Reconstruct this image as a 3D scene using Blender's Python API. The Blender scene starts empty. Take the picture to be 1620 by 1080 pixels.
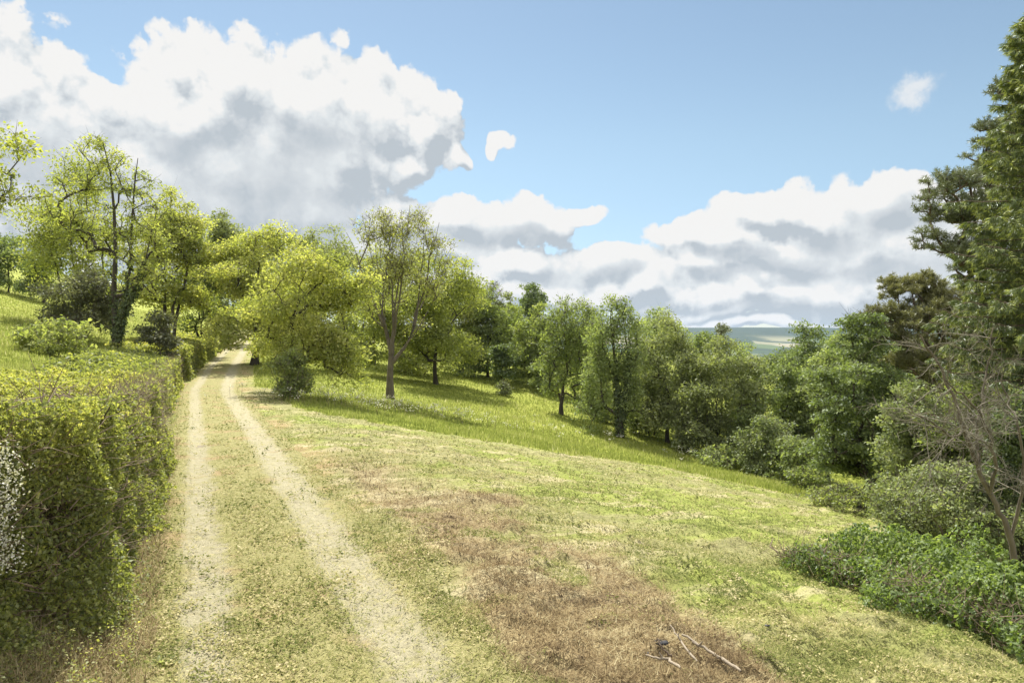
import bpy, math, random
import numpy as np
from mathutils import Vector
R = math.radians
scene = bpy.context.scene
COL = scene.collection

# ------------------------------------------------------------------ camera
CAM_Z = 2.75
cam_data = bpy.data.cameras.new("camera")
cam_data.lens = 24.0
cam_data.sensor_width = 36.0
cam_data.clip_start = 0.05
cam_data.clip_end = 30000.0
cam = bpy.data.objects.new("camera", cam_data)
cam.location = (0, 0, CAM_Z)
cam.rotation_euler = (R(90), 0, 0)
COL.objects.link(cam)
scene.camera = cam

# ------------------------------------------------------------------ exposure, sampling
scene.view_settings.view_transform = 'Standard'
scene.view_settings.look = 'None'
scene.view_settings.exposure = 1.06
scene.view_settings.gamma = 1.0
scene.view_settings.use_curve_mapping = False
scene.render.engine = 'CYCLES'
cy = scene.cycles
cy.max_bounces = 7
cy.diffuse_bounces = 4
cy.glossy_bounces = 2
cy.transmission_bounces = 5
cy.volume_bounces = 0
cy.transparent_max_bounces = 6
cy.use_denoising = True
cy.denoising_prefilter = 'ACCURATE'
cy.caustics_reflective = False
cy.caustics_refractive = False
cy.sample_clamp_indirect = 6.0

SUN_EL, SUN_AZ = R(54), R(-20)          # azimuth measured from +Y towards +X
sun_data = bpy.data.lights.new("sun", 'SUN')
sun_data.energy = 4.6
sun_data.angle = R(0.5)
sun_data.color = (1.0, 0.955, 0.86)
sun = bpy.data.objects.new("sun", sun_data)
sd = Vector((math.sin(SUN_AZ) * math.cos(SUN_EL), math.cos(SUN_AZ) * math.cos(SUN_EL), math.sin(SUN_EL)))
sun.rotation_euler = sd.to_track_quat('Z', 'Y').to_euler()
sun.location = (-40, 40, 80)
COL.objects.link(sun)

# ------------------------------------------------------------------ node helpers
class NT:
    def __init__(s, tree): s.t = tree
    def n(s, typ, **kw):
        nd = s.t.nodes.new(typ)
        for k, v in kw.items(): setattr(nd, k, v)
        return nd
    def put(s, sock, v):
        if hasattr(v, 'is_output') or isinstance(v, bpy.types.NodeSocket): s.t.links.new(v, sock)
        elif v is not None: sock.default_value = v
    def math(s, op, a, b=None, c=None, clamp=False):
        nd = s.n('ShaderNodeMath', operation=op, use_clamp=clamp)
        for i, v in enumerate((a, b, c)): s.put(nd.inputs[i], v)
        return nd.outputs[0]
    def vec(s, op, a, b=None, c=None):
        nd = s.n('ShaderNodeVectorMath', operation=op)
        for i, v in enumerate((a, b, c)): s.put(nd.inputs[i], v)
        return nd.outputs['Value'] if op in ('LENGTH', 'DOT_PRODUCT', 'DISTANCE') else nd.outputs[0]
    def noise(s, v, scale, detail=4, rough=0.55, col=False, dist=0.0, dim='3D'):
        nd = s.n('ShaderNodeTexNoise', noise_dimensions=dim)
        s.put(nd.inputs['Vector'], v); nd.inputs['Scale'].default_value = scale
        nd.inputs['Detail'].default_value = detail; nd.inputs['Roughness'].default_value = rough
        nd.inputs['Distortion'].default_value = dist
        return nd.outputs['Color' if col else 'Fac']
    def smooth(s, v, a, b, lo=0.0, hi=1.0):
        nd = s.n('ShaderNodeMapRange', interpolation_type='SMOOTHSTEP')
        s.put(nd.inputs['Value'], v)
        for k, x in (('From Min', a), ('From Max', b), ('To Min', lo), ('To Max', hi)): nd.inputs[k].default_value = x
        return nd.outputs['Result']
    def mix(s, f, a, b, mode='MIX'):
        nd = s.n('ShaderNodeMix', data_type='RGBA', blend_type=mode)
        s.put(nd.inputs[0], f); s.put(nd.inputs[6], a); s.put(nd.inputs[7], b)
        return nd.outputs[2]
    def ramp(s, f, stops):
        nd = s.n('ShaderNodeValToRGB')
        e = nd.color_ramp.elements
        while len(e) < len(stops): e.new(0.5)
        for el, (p, c) in zip(e, stops): el.position = p; el.color = (*c, 1)
        s.put(nd.inputs[0], f)
        return nd.outputs[0]
    def attr(s, name, out='Fac'):
        return s.n('ShaderNodeAttribute', attribute_name=name).outputs[out]

def c4(c): return (c[0], c[1], c[2], 1.0)

# ------------------------------------------------------------------ sky with fair-weather cumulus
def sky_pt(px, py):                      # azimuth and elevation of a point of the sky
    u, v = (px - 810) / 1080.0, (540 - py) / 1080.0
    return math.atan(u), math.atan(v / math.sqrt(1 + u * u))

def ell(px, py, rx, ry):
    a, e = sky_pt(px, py)
    return (a, e, rx / 1080.0, ry / 1080.0)

CLOUDS = [ell(*q) for q in (
    (-30, 150, 130, 125), (60, 210, 190, 110), (-120, 260, 220, 200), (150, 250, 130, 90),
    (345, 150, 140, 100), (270, 190, 95, 100), (480, 175, 150, 105), (590, 195, 125, 110), (660, 200, 85, 70), (640, 255, 60, 40),
    (400, 290, 190, 140), (545, 255, 110, 80), (470, 330, 150, 90), (250, 340, 180, 110), (720, 243, 27, 20),
    (640, 350, 95, 58), (730, 350, 90, 54), (830, 352, 85, 46), (915, 335, 62, 30),
    (803, 212, 20, 22), (792, 228, 15, 14),
    (1160, 375, 160, 42), (1210, 345, 110, 48), (1300, 340, 130, 62), (1400, 335, 90, 55), (1390, 400, 130, 70), (1560, 420, 190, 80), (1240, 405, 170, 42), (1330, 440, 200, 50), (1300, 455, 420, 50), (840, 455, 280, 44), (690, 395, 150, 40), (1100, 512, 620, 16), (250, 300, 140, 70),
    (1110, 425, 65, 40), (800, 420, 120, 32), (940, 425, 130, 38), (1010, 455, 150, 42), (900, 470, 240, 30), (1250, 460, 330, 34),
    (560, 400, 160, 40), (740, 440, 100, 45), (1500, 490, 300, 14), (1120, 490, 170, 12), (1640, 330, 140, 90),
)]
SHADES = [ell(*q) for q in (
    (430, 300, 160, 105), (300, 330, 130, 70), (500, 240, 95, 65), (520, 330, 90, 60), (290, 240, 60, 50), (100, 270, 110, 60), (560, 395, 90, 30),
    (700, 388, 110, 24), (815, 372, 80, 22), (900, 424, 75, 24), (725, 436, 20, 18), (985, 432, 60, 16), (1230, 412, 150, 18), (1340, 385, 90, 34), (1170, 445, 130, 12),
    (1420, 430, 160, 22), (1260, 487, 230, 12), (1480, 470, 220, 10), (660, 330, 60, 20), (1400, 350, 60, 30), (1560, 400, 120, 40),
)]

def blob_field(g, P, blobs):
    m = None
    for (a, e, rx, ry) in blobs:
        d = g.vec('LENGTH', g.vec('MULTIPLY_ADD', P, (1 / rx, 1 / ry, 0), (-a / rx, -e / ry, 0)))
        m = d if m is None else g.math('SMOOTH_MIN', m, d, 0.25)
    return g.math('SUBTRACT', 1.0, m)

def cloud_group():
    t = bpy.data.node_groups.new("cloud_density", 'ShaderNodeTree')
    t.interface.new_socket("P", in_out='INPUT', socket_type='NodeSocketVector')
    t.interface.new_socket("density", in_out='OUTPUT', socket_type='NodeSocketFloat')
    g = NT(t)
    P = g.n('NodeGroupInput').outputs[0]
    w1 = g.vec('SUBTRACT', g.noise(P, 9, 2, 0.5, True, dim='2D'), (0.5, 0.5, 0.5))
    Pw = g.vec('MULTIPLY_ADD', w1, (0.07, 0.07, 0), P)
    body = blob_field(g, Pw, CLOUDS)
    vo = g.n('ShaderNodeTexVoronoi', feature='F1', voronoi_dimensions='2D')
    w2 = g.vec('SUBTRACT', g.noise(P, 40, 3, 0.6, True, dim='2D'), (0.5, 0.5, 0.5))
    g.put(vo.inputs['Vector'], g.vec('MULTIPLY_ADD', w2, (0.03, 0.03, 0.0), P))
    vo.inputs['Scale'].default_value = 19
    vo.inputs['Detail'].default_value = 2; vo.inputs['Roughness'].default_value = 0.5
    puff = g.math('SUBTRACT', 0.5, vo.outputs['Distance'])
    fine = g.math('SUBTRACT', g.noise(P, 26, 9, 0.62, dim='2D'), 0.5)
    d = g.math('MULTIPLY_ADD', puff, 0.62, g.math('MULTIPLY', body, 1.55))
    d = g.math('MULTIPLY_ADD', fine, 0.52, d)
    out = g.n('NodeGroupOutput')
    t.links.new(d, out.inputs[0])
    return t

world = bpy.data.worlds.new("World")
scene.world = world
world.use_nodes = True
wt = world.node_tree
wt.nodes.clear()
w = NT(wt)
sky_node = w.n('ShaderNodeTexSky', sky_type='NISHITA', sun_disc=False)
sky_node.sun_elevation = SUN_EL
sky_node.sun_rotation = SUN_AZ
sky_node.altitude = 100
sky_node.air_density = 1.0
sky_node.dust_density = 0.15
sky_node.ozone_density = 1.3
gen = w.n('ShaderNodeTexCoord').outputs['Generated']
sep = w.n('ShaderNodeSeparateXYZ'); w.put(sep.inputs[0], gen)
az = w.math('ARCTAN2', sep.outputs[0], sep.outputs[1])
el = w.math('ARCSINE', sep.outputs[2])
comb = w.n('ShaderNodeCombineXYZ'); w.put(comb.inputs[0], az); w.put(comb.inputs[1], el)
P = comb.outputs[0]
CG = cloud_group()
def dens(v):
    nd = w.n('ShaderNodeGroup', node_tree=CG); w.put(nd.inputs[0], v); return nd.outputs[0]
d0 = dens(P)
d1 = dens(w.vec('ADD', P, (-0.012, 0.024, 0)))
alpha = w.smooth(d0, 0.0, 0.22)
relief = w.math('SUBTRACT', d0, d1)
Pn = w.vec('MULTIPLY_ADD', w.vec('SUBTRACT', w.noise(P, 9, 5, 0.55, True, dim='2D'), (0.5, 0.5, 0.5)), (0.09, 0.09, 0), P)
shade = w.smooth(blob_field(w, Pn, SHADES), -0.5, 0.9)
thick = w.smooth(d0, 0.25, 1.5)
relief = w.math('MULTIPLY', relief, w.math('MULTIPLY_ADD', shade, -0.75, 1.0))
lum = w.math('MULTIPLY_ADD', relief, 1.9, 0.70)
lum = w.math('MULTIPLY_ADD', thick, -0.12, lum)
lum = w.math('MULTIPLY_ADD', shade, -0.35, lum, clamp=True)
cloud_col = w.ramp(lum, ((0.0, (2.9, 3.2, 3.45)), (0.3, (3.6, 3.82, 4.0)), (0.62, (4.3, 4.5, 4.6)), (1.0, (5.15, 5.1, 5.0))))
# thin wisp high in the blue
wisp = w.math('MULTIPLY', w.smooth(blob_field(w, w.vec('MULTIPLY_ADD', w.vec('SUBTRACT', w.noise(P, 30, 6, 0.65, True, dim='2D'), (0.5, 0.5, 0.5)), (0.05, 0.05, 0), P),
        [ell(1450, 140, 34, 22), ell(1440, 158, 20, 16)]), -0.2, 0.9), 0.75)
alpha = w.math('MAXIMUM', alpha, wisp)
low = w.smooth(el, 0.0, 0.30)
tint = w.mix(low, (0.60, 0.62, 0.68, 1), (0.91, 0.86, 0.73, 1))
clear = w.mix(1.0, sky_node.outputs[0], tint, 'MULTIPLY')
col = w.mix(alpha, clear, cloud_col)
# bright cloud added over the unseen rest of the sky, to fill the shadows
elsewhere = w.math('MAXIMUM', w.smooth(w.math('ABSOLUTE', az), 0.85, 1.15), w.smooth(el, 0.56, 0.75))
fill_deck = w.math('MULTIPLY', w.smooth(w.noise(gen, 2.6, 4, 0.55), 0.36, 0.52), elsewhere)
fill_deck = w.math('MULTIPLY', fill_deck, w.smooth(el, -0.02, 0.08))
col = w.mix(fill_deck, col, (8.6, 8.5, 8.4, 1))
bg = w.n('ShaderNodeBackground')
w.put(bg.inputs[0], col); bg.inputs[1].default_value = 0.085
wo = w.n('ShaderNodeOutputWorld')
wt.links.new(bg.outputs[0], wo.inputs[0])
world.cycles.sampling_method = 'MANUAL'
world.cycles.sample_map_resolution = 512

# ------------------------------------------------------------------ lie of the land
def smoothstep(a, b, x):
    t = np.clip((np.asarray(x, float) - a) / (b - a), 0, 1)
    return t * t * (3 - 2 * t)

def _h(ix, iy, seed):
    n = (ix * 374761393 + iy * 668265263 + seed * 1442695041) & 0xFFFFFFFF
    n = ((n ^ (n >> 13)) * 1274126177) & 0xFFFFFFFF
    return ((n ^ (n >> 16)) & 0xFFFFFF) / float(0xFFFFFF)

def vnoise(x, y, seed=0):                # value noise 0..1
    x = np.asarray(x, float); y = np.asarray(y, float)
    ix = np.floor(x).astype(np.int64); iy = np.floor(y).astype(np.int64)
    fx = x - ix; fy = y - iy
    fx = fx * fx * (3 - 2 * fx); fy = fy * fy * (3 - 2 * fy)
    a = _h(ix, iy, seed); b = _h(ix + 1, iy, seed); c = _h(ix, iy + 1, seed); d = _h(ix + 1, iy + 1, seed)
    return (a * (1 - fx) + b * fx) * (1 - fy) + (c * (1 - fx) + d * fx) * fy

def fbm(x, y, seed=0, octv=4):
    s = 0; a = 0.5; t = 0
    for k in range(octv):
        s = s + a * vnoise(x * 2 ** k, y * 2 ** k, seed + 17 * k); t += a; a *= 0.5
    return s / t

_yt = np.linspace(-60, 9000, 18121)
_xc = np.interp(_yt, [-60, -10, 0, 6.3, 38, 52, 68, 95, 130, 9000], [20, 5.2, 1.03, -1.93, -16.8, -22.1, -27.8, -37.6, -49, -400])
_zt = np.interp(_yt, [-60, 36, 44, 52, 68, 95, 130, 200, 9000], [0, 0, 0.3, 0.8, 1.5, 2.75, 4.2, 6, 6])
_k = np.ones(9) / 9
_xc = np.convolve(np.pad(_xc, 4, 'edge'), _k, 'valid'); _zt = np.convolve(np.pad(_zt, 4, 'edge'), _k, 'valid')
def xc(y): return np.interp(y, _yt, _xc)
def zt(y): return np.interp(y, _yt, _zt)

def T(x, y):
    x = np.asarray(x, float); y = np.asarray(y, float)
    c = xc(y)
    dr = np.maximum(x - c - 1.7, 0)
    s = np.interp(y, [0, 15, 42, 60, 80, 150], [0.17, 0.18, 0.185, 0.15, 0.10, 0.08])
    zr = -s * (np.sqrt(np.minimum(dr, 60) ** 2 + 6.25) - 2.5) - 0.06 * np.maximum(dr - 60, 0)
    dl = np.maximum(c - 1.5 - x, 0)
    zl = 1.0 * smoothstep(0.1, 2.2, dl) + 0.24 * np.maximum(dl - 1.5, 0)
    zl = np.where(zl > 14, 14 + (zl - 14) * 0.3, zl)
    z = zt(y) + zr + zl
    f = smoothstep(150, 900, np.hypot(x * 0.6, y))
    r = np.hypot(x * 0.35, y)
    ridge = 142 * smoothstep(2700, 4600, r + 500 * (vnoise(x / 900, y / 900, 5) - 0.5)) * (1 + 0.10 * (vnoise(x / 1500, 3.3, 8) - 0.5))
    far = -52 + ridge + 10 * (vnoise(x / 400, y / 400, 3) - 0.5)
    return z * (1 - f) + far * f

def clods(x, y): return smoothstep(0.5, 0.8, fbm(x / 0.33, y / 0.33, 141, 3))
def Tb(x, y):                            # the same with its small bumps
    x = np.asarray(x, float); y = np.asarray(y, float)
    d = x - xc(y)
    a = smoothstep(1.5, 2.4, np.abs(d)) * (1 - smoothstep(60, 120, y))
    return T(x, y) + a * (0.16 * (fbm(x / 2.1, y / 2.1, 31) - 0.5) + 0.10 * (fbm(x / 0.5, y / 0.5, 47, 3) - 0.5) + 0.05 * (vnoise(x / 0.17, y / 0.17, 48) - 0.5) * (1 - smoothstep(15, 30, y)) + 0.09 * clods(x, y) * (1 - smoothstep(20, 40, y)))

def ground_at(px, py):                   # where a line of sight meets the ground
    u, v = (px - 810) / 1080.0, (py - 540) / 1080.0
    ys = np.arange(3, 400, 0.1)
    hit = np.nonzero(T(u * ys, ys) >= CAM_Z - v * ys)[0]
    y = ys[hit[0]] if len(hit) else 400.0
    return u * y, y, float(T(u * y, y))

_edge = np.array([ground_at(*p)[:2] for p in ((432, 616), (470, 646), (540, 661), (640, 677), (740, 694), (900, 719), (1040, 737), (1150, 760), (1225, 778))])
def lush_mask(x, y):                     # 1 in the long grass beyond the mown line
    ye = np.interp(x, _edge[:, 0], _edge[:, 1], left=_edge[0, 1], right=_edge[-1, 1]) + 1.6 * (fbm(x / 2.5, y / 9, 71) - 0.5) + 1.5 * (fbm(x / 0.5, y / 0.8, 72) - 0.5)
    d = x - xc(y)
    right = smoothstep(0, 0.35, y - ye) * smoothstep(1.9, 3.2, d)
    left = smoothstep(-2.6, -3.6, d)
    return np.maximum(right, left)
def dead_mask(x, y):                     # dry cut stalks along the shoulder of the track
    d = x - xc(y) - 1.7
    n = fbm(x / 1.6, y / 2.6, 90) - 0.5
    core = smoothstep(-0.1, 0.7, d + n) * (1 - smoothstep(1.6, 2.9, d + 2.6 * n - 0.17 * (y - 6)))
    return core * (1 - smoothstep(10, 18, y + 10 * n)) * smoothstep(0.22, 0.58, fbm(x / 0.7, y / 0.9, 95) + 0.14)
def streaks(x, y, seed):                 # mowing lines, along the slope
    a, b = x * 0.829 + y * 0.559, -x * 0.559 + y * 0.829
    return fbm(a / 9.0, b / 0.55, seed, 3)
def green_mask(x, y):                    # fresh regrowth in the lower part of the mown field
    d = x - xc(y)
    return smoothstep(0.40, 0.62, 0.55 * fbm(x / 3.0, y / 3.0, 130) + 0.45 * streaks(x, y, 131) + 0.10 * smoothstep(5, 11, d) - 0.05)
def straw_mask(x, y):                    # rakings beside the wheel ruts
    d = x - xc(y)
    n = fbm(x / 0.7, y / 1.1, 120)
    foot = smoothstep(0.35, 0.6, fbm(x / 0.9, y / 0.9, 121)) * smoothstep(-1.4, -1.9, d) * (1 - smoothstep(10, 22, y))
    return np.maximum(smoothstep(0.45, 0.65, n) * smoothstep(1.1, 1.5, np.abs(d)) * (1 - smoothstep(1.9, 2.6, np.abs(d))), foot)

# ------------------------------------------------------------------ mesh helpers
def make_mesh(name, verts, faces, nside, mat, attrs=None, smooth=False):
    """faces: (n, nside) int array"""
    me = bpy.data.meshes.new(name)
    verts = np.ascontiguousarray(verts, np.float32); faces = np.ascontiguousarray(faces, np.int32)
    me.vertices.add(len(verts)); me.vertices.foreach_set('co', verts.ravel())
    me.loops.add(faces.size); me.loops.foreach_set('vertex_index', faces.ravel())
    me.polygons.add(len(faces))
    me.polygons.foreach_set('loop_start', np.arange(0, faces.size, nside, dtype=np.int32))
    if smooth: me.polygons.foreach_set('use_smooth', np.ones(len(faces), bool))
    for k, v in (attrs or {}).items():
        if np.ndim(v) == 1:
            a = me.attributes.new(k, 'FLOAT', 'POINT'); a.data.foreach_set('value', np.ascontiguousarray(v, np.float32))
        else:
            a = me.attributes.new(k, 'FLOAT_COLOR', 'POINT'); a.data.foreach_set('color', np.ascontiguousarray(v, np.float32).ravel())
    me.update(calc_edges=True)
    if mat: me.materials.append(mat)
    return me

def link(name, me, parent=None):
    o = bpy.data.objects.new(name, me); COL.objects.link(o)
    if parent is not None: o.parent = parent
    return o
def empty(name, loc, rz=0.0):
    o = bpy.data.objects.new(name, None); o.empty_display_size = 0.3
    o.location = loc; o.rotation_euler = (0, 0, rz); COL.objects.link(o); return o
def tag(o, label=None, cat=None, group=None, kind=None):
    for k, v in (('label', label), ('category', cat), ('group', group), ('kind', kind)):
        if v: o[k] = v
    return o

def grid_faces(nx, ny):
    i = np.arange(nx - 1)[None, :] + nx * np.arange(ny - 1)[:, None]
    return np.stack([i, i + 1, i + 1 + nx, i + nx], -1).reshape(-1, 4)

# ------------------------------------------------------------------ materials
def new_mat(name):
    m = bpy.data.materials.new(name); m.use_nodes = True
    m.node_tree.nodes.clear()
    g = NT(m.node_tree); out = g.n('ShaderNodeOutputMaterial')
    return m, g, out
def bump(g, h, dist, strength=1.0):
    b = g.n('ShaderNodeBump'); b.inputs['Strength'].default_value = strength; b.inputs['Distance'].default_value = dist
    g.put(b.inputs['Height'], h); return b.outputs[0]

def leaf_mat(name, dark, mid, light, trans=1.0, tshare=0.5, gloss=0.06, rough=0.45):
    m, g, out = new_mat(name)
    col = g.ramp(g.attr('tint'), ((0.05, dark), (0.5, mid), (0.95, light)))
    dif = g.n('ShaderNodeBsdfDiffuse'); g.put(dif.inputs[0], col)
    tr = g.n('ShaderNodeBsdfTranslucent')
    g.put(tr.inputs[0], g.mix(1.0, col, (1.34 * trans, 1.42 * trans, 0.70 * trans, 1), 'MULTIPLY'))
    mx = g.n('ShaderNodeMixShader'); g.put(mx.inputs[0], tshare)
    g.put(mx.inputs[1], dif.outputs[0]); g.put(mx.inputs[2], tr.outputs[0])
    gl = g.n('ShaderNodeBsdfGlossy'); gl.inputs['Roughness'].default_value = rough; gl.inputs[0].default_value = (0.9, 0.95, 1, 1)
    m2 = g.n('ShaderNodeMixShader'); g.put(m2.inputs[0], gloss)
    g.put(m2.inputs[1], mx.outputs[0]); g.put(m2.inputs[2], gl.outputs[0])
    g.put(out.inputs[0], m2.outputs[0])
    return m

def bark_mat(name, a, b, scale=9.0):
    m, g, out = new_mat(name)
    oc = g.n('ShaderNodeTexCoord').outputs['Object']
    st = g.vec('MULTIPLY', oc, (1.0, 1.0, 0.22))
    n1 = g.noise(st, scale, 6, 0.65); n2 = g.noise(oc, scale * 0.25, 3)
    f = g.math('MULTIPLY_ADD', n2, 0.5, g.math('MULTIPLY', n1, 0.6), clamp=True)
    col = g.ramp(f, ((0.3, a), (0.75, b)))
    p = g.n('ShaderNodeBsdfPrincipled'); g.put(p.inputs['Base Color'], col); p.inputs['Roughness'].default_value = 0.9
    g.put(p.inputs['Normal'], bump(g, n1, 0.03))
    g.put(out.inputs[0], p.outputs[0])
    return m

def ground_mat():
    m, g, out = new_mat('field_ground')
    pos = g.n('ShaderNodeNewGeometry').outputs['Position']
    z = g.n('ShaderNodeSeparateColor'); g.put(z.inputs[0], g.attr('zone', 'Color'))
    dead, lush, straw = z.outputs[0], z.outputs[1], z.outputs[2]
    far = g.attr('far')
    rot = g.n('ShaderNodeVectorRotate', rotation_type='Z_AXIS'); g.put(rot.inputs['Vector'], pos); rot.inputs['Angle'].default_value = R(-34)
    st = g.vec('MULTIPLY', rot.outputs[0], (0.32, 1.0, 1.0))
    n_big = g.noise(st, 0.28, 4, 0.6); n_mid = g.noise(st, 1.7, 5, 0.62); n_fine = g.noise(pos, 14, 5, 0.7)
    f1 = g.math('MULTIPLY_ADD', n_fine, 0.55, g.math('MULTIPLY', n_mid, 0.5))
    mown = g.ramp(f1, ((0.30, (0.10, 0.08, 0.04)), (0.43, (0.195, 0.185, 0.08)), (0.58, (0.29, 0.28, 0.12)), (0.74, (0.45, 0.40, 0.225))))
    green = g.ramp(f1, ((0.30, (0.11, 0.125, 0.03)), (0.55, (0.25, 0.285, 0.065)), (0.8, (0.38, 0.38, 0.12))))
    base = g.mix(g.attr('zone', 'Alpha'), mown, green)
    deadc = g.ramp(f1, ((0.3, (0.08, 0.062, 0.036)), (0.47, (0.225, 0.17, 0.092)), (0.68, (0.39, 0.315, 0.175))))
    base = g.mix(dead, base, deadc)
    strawc = g.ramp(f1, ((0.3, (0.17, 0.11, 0.05)), (0.55, (0.34, 0.26, 0.13)), (0.75, (0.46, 0.385, 0.22))))
    base = g.mix(straw, base, strawc)
    lushc = g.ramp(g.math('MULTIPLY_ADD', n_mid, 0.6, g.math('MULTIPLY', n_big, 0.4)), ((0.32, (0.15, 0.175, 0.03)), (0.5, (0.25, 0.28, 0.045)), (0.68, (0.35, 0.36, 0.08))))
    base = g.mix(lush, base, lushc)
    sw = g.noise(g.vec('MULTIPLY', rot.outputs[0], (0.05, 0.75, 1.0)), 1.6, 4, 0.65)
    base = g.mix(g.math('MULTIPLY', g.smooth(sw, 0.52, 0.64), g.math('SUBTRACT', 0.75, lush, clamp=True)), base, g.mix(f1, (0.25, 0.20, 0.10, 1), (0.58, 0.52, 0.32, 1)))
    soil = g.math('MAXIMUM', g.smooth(g.noise(pos, 5.5, 4, 0.65), 0.64, 0.72), g.math('MULTIPLY', dead, g.smooth(g.noise(pos, 11, 5, 0.7), 0.54, 0.64)))
    base = g.mix(g.math('MULTIPLY', soil, g.math('SUBTRACT', 0.8, lush, clamp=True)), base, (0.09, 0.062, 0.04, 1))
    # far country: woods, pasture and pale arable
    vo = g.n('ShaderNodeTexVoronoi'); g.put(vo.inputs['Vector'], g.vec('MULTIPLY', pos, (0.0035, 0.0022, 0))); vo.inputs['Scale'].default_value = 1.0
    hs = g.n('ShaderNodeSeparateColor'); g.put(hs.inputs[0], vo.outputs['Color'])
    fields = g.ramp(hs.outputs[0], ((0.0, (0.03, 0.045, 0.02)), (0.4, (0.06, 0.09, 0.03)), (0.62, (0.10, 0.13, 0.045)), (0.85, (0.26, 0.23, 0.16))))
    woods = g.smooth(g.noise(g.vec('MULTIPLY', pos, (0.0022, 0.004, 0.006)), 1.0, 5, 0.6), 0.48, 0.54)
    farc = g.mix(woods, fields, (0.035, 0.052, 0.028, 1))
    hill = g.n('ShaderNodeSeparateXYZ'); g.put(hill.inputs[0], pos)
    farc = g.mix(g.smooth(hill.outputs[2], 10, 45), farc, g.mix(g.noise(pos, 0.004, 4), (0.02, 0.032, 0.02, 1), (0.045, 0.065, 0.032, 1)))
    base = g.mix(far, base, farc)
    p = g.n('ShaderNodeBsdfPrincipled'); g.put(p.inputs['Base Color'], base); p.inputs['Roughness'].default_value = 0.95
    p.inputs['Specular IOR Level'].default_value = 0.15
    hb = g.math('MULTIPLY_ADD', n_fine, 0.5, n_mid)
    g.put(p.inputs['Normal'], bump(g, hb, 0.14, 0.9))
    g.put(out.inputs[0], p.outputs[0])
    return m

def track_mat():
    m, g, out = new_mat('track_stone')
    pos = g.n('ShaderNodeNewGeometry').outputs['Position']
    a = g.attr('across')                 # metres from the middle of the track
    n1 = g.noise(pos, 1.2, 4, 0.6); n2 = g.noise(pos, 9, 6, 0.7); n3 = g.noise(pos, 60, 3, 0.7)
    ab = g.math('ABSOLUTE', g.math('MULTIPLY_ADD', g.math('SUBTRACT', n1, 0.5), 0.5, a))
    off = g.math('ABSOLUTE', g.math('SUBTRACT', ab, 0.88))
    right = g.smooth(a, -0.2, 0.2)
    off = g.math('MULTIPLY', off, g.math('MULTIPLY_ADD', right, -0.42, 1.45))
    rut = g.math('SUBTRACT', 1.0, g.smooth(g.math('MULTIPLY_ADD', g.math('SUBTRACT', n2, 0.5), 0.75, off), 0.20, 0.52))
    rut = g.math('MULTIPLY', rut, g.smooth(g.noise(pos, 3.2, 5, 0.7), 0.34, 0.52, 0.35, 1.0))
    f = g.math('MULTIPLY_ADD', n3, 0.5, g.math('MULTIPLY', n2, 0.55))
    stone = g.ramp(f, ((0.30, (0.18, 0.155, 0.105)), (0.5, (0.33, 0.30, 0.195)), (0.66, (0.405, 0.37, 0.245)), (0.82, (0.52, 0.46, 0.33))))
    cut = g.ramp(f, ((0.28, (0.10, 0.085, 0.03)), (0.45, (0.21, 0.20, 0.08)), (0.6, (0.32, 0.295, 0.13)), (0.8, (0.50, 0.44, 0.24))))
    rusty = g.ramp(f, ((0.3, (0.15, 0.085, 0.04)), (0.55, (0.33, 0.25, 0.13)), (0.75, (0.44, 0.36, 0.20))))
    cut = g.mix(g.smooth(g.noise(pos, 0.9, 4, 0.6), 0.52, 0.68), cut, rusty)
    col = g.mix(rut, cut, stone)
    damp = g.math('MULTIPLY', g.smooth(g.noise(pos, 0.8, 3, 0.5), 0.66, 0.72), rut)
    col = g.mix(g.math('MULTIPLY', damp, 0.6), col, (0.25, 0.21, 0.17, 1))
    p = g.n('ShaderNodeBsdfPrincipled'); g.put(p.inputs['Base Color'], col); p.inputs['Roughness'].default_value = 0.95
    p.inputs['Specular IOR Level'].default_value = 0.15
    g.put(p.inputs['Normal'], bump(g, f, 0.05, 1.0))
    g.put(out.inputs[0], p.outputs[0])
    return m

# ------------------------------------------------------------------ ground and track
def axis(lo, hi, c, near, grow):
    a = [0.0]; st = near
    while a[-1] < hi - c: a.append(a[-1] + st); st = max(near, near + grow * max(0, a[-1] - 14))
    b = [0.0]; st = near
    while b[-1] < c - lo: b.append(b[-1] + st); st = max(near, near + grow * max(0, b[-1] - 14))
    return np.array([c - v for v in b[:0:-1]] + [c + v for v in a])
gx = axis(-7000, 9500, 0.0, 0.14, 0.022)
gy = axis(-40, 7600, 10.0, 0.14, 0.022)
X, Y = np.meshgrid(gx, gy)
X, Y = X.ravel(), Y.ravel()
Z = Tb(X, Y)
on_track = np.abs(X - xc(Y)) < 1.2
Z = Z - 0.05 * (on_track & (Y < 140))
zone = np.stack([dead_mask(X, Y), lush_mask(X, Y), straw_mask(X, Y), green_mask(X, Y)], -1)
ground = link('ground', make_mesh('ground', np.stack([X, Y, Z], -1), grid_faces(len(gx), len(gy)), 4, ground_mat(),
              {'zone': zone, 'far': smoothstep(180, 420, np.hypot(X, Y))}, True))
tag(ground, kind='structure')

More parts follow.
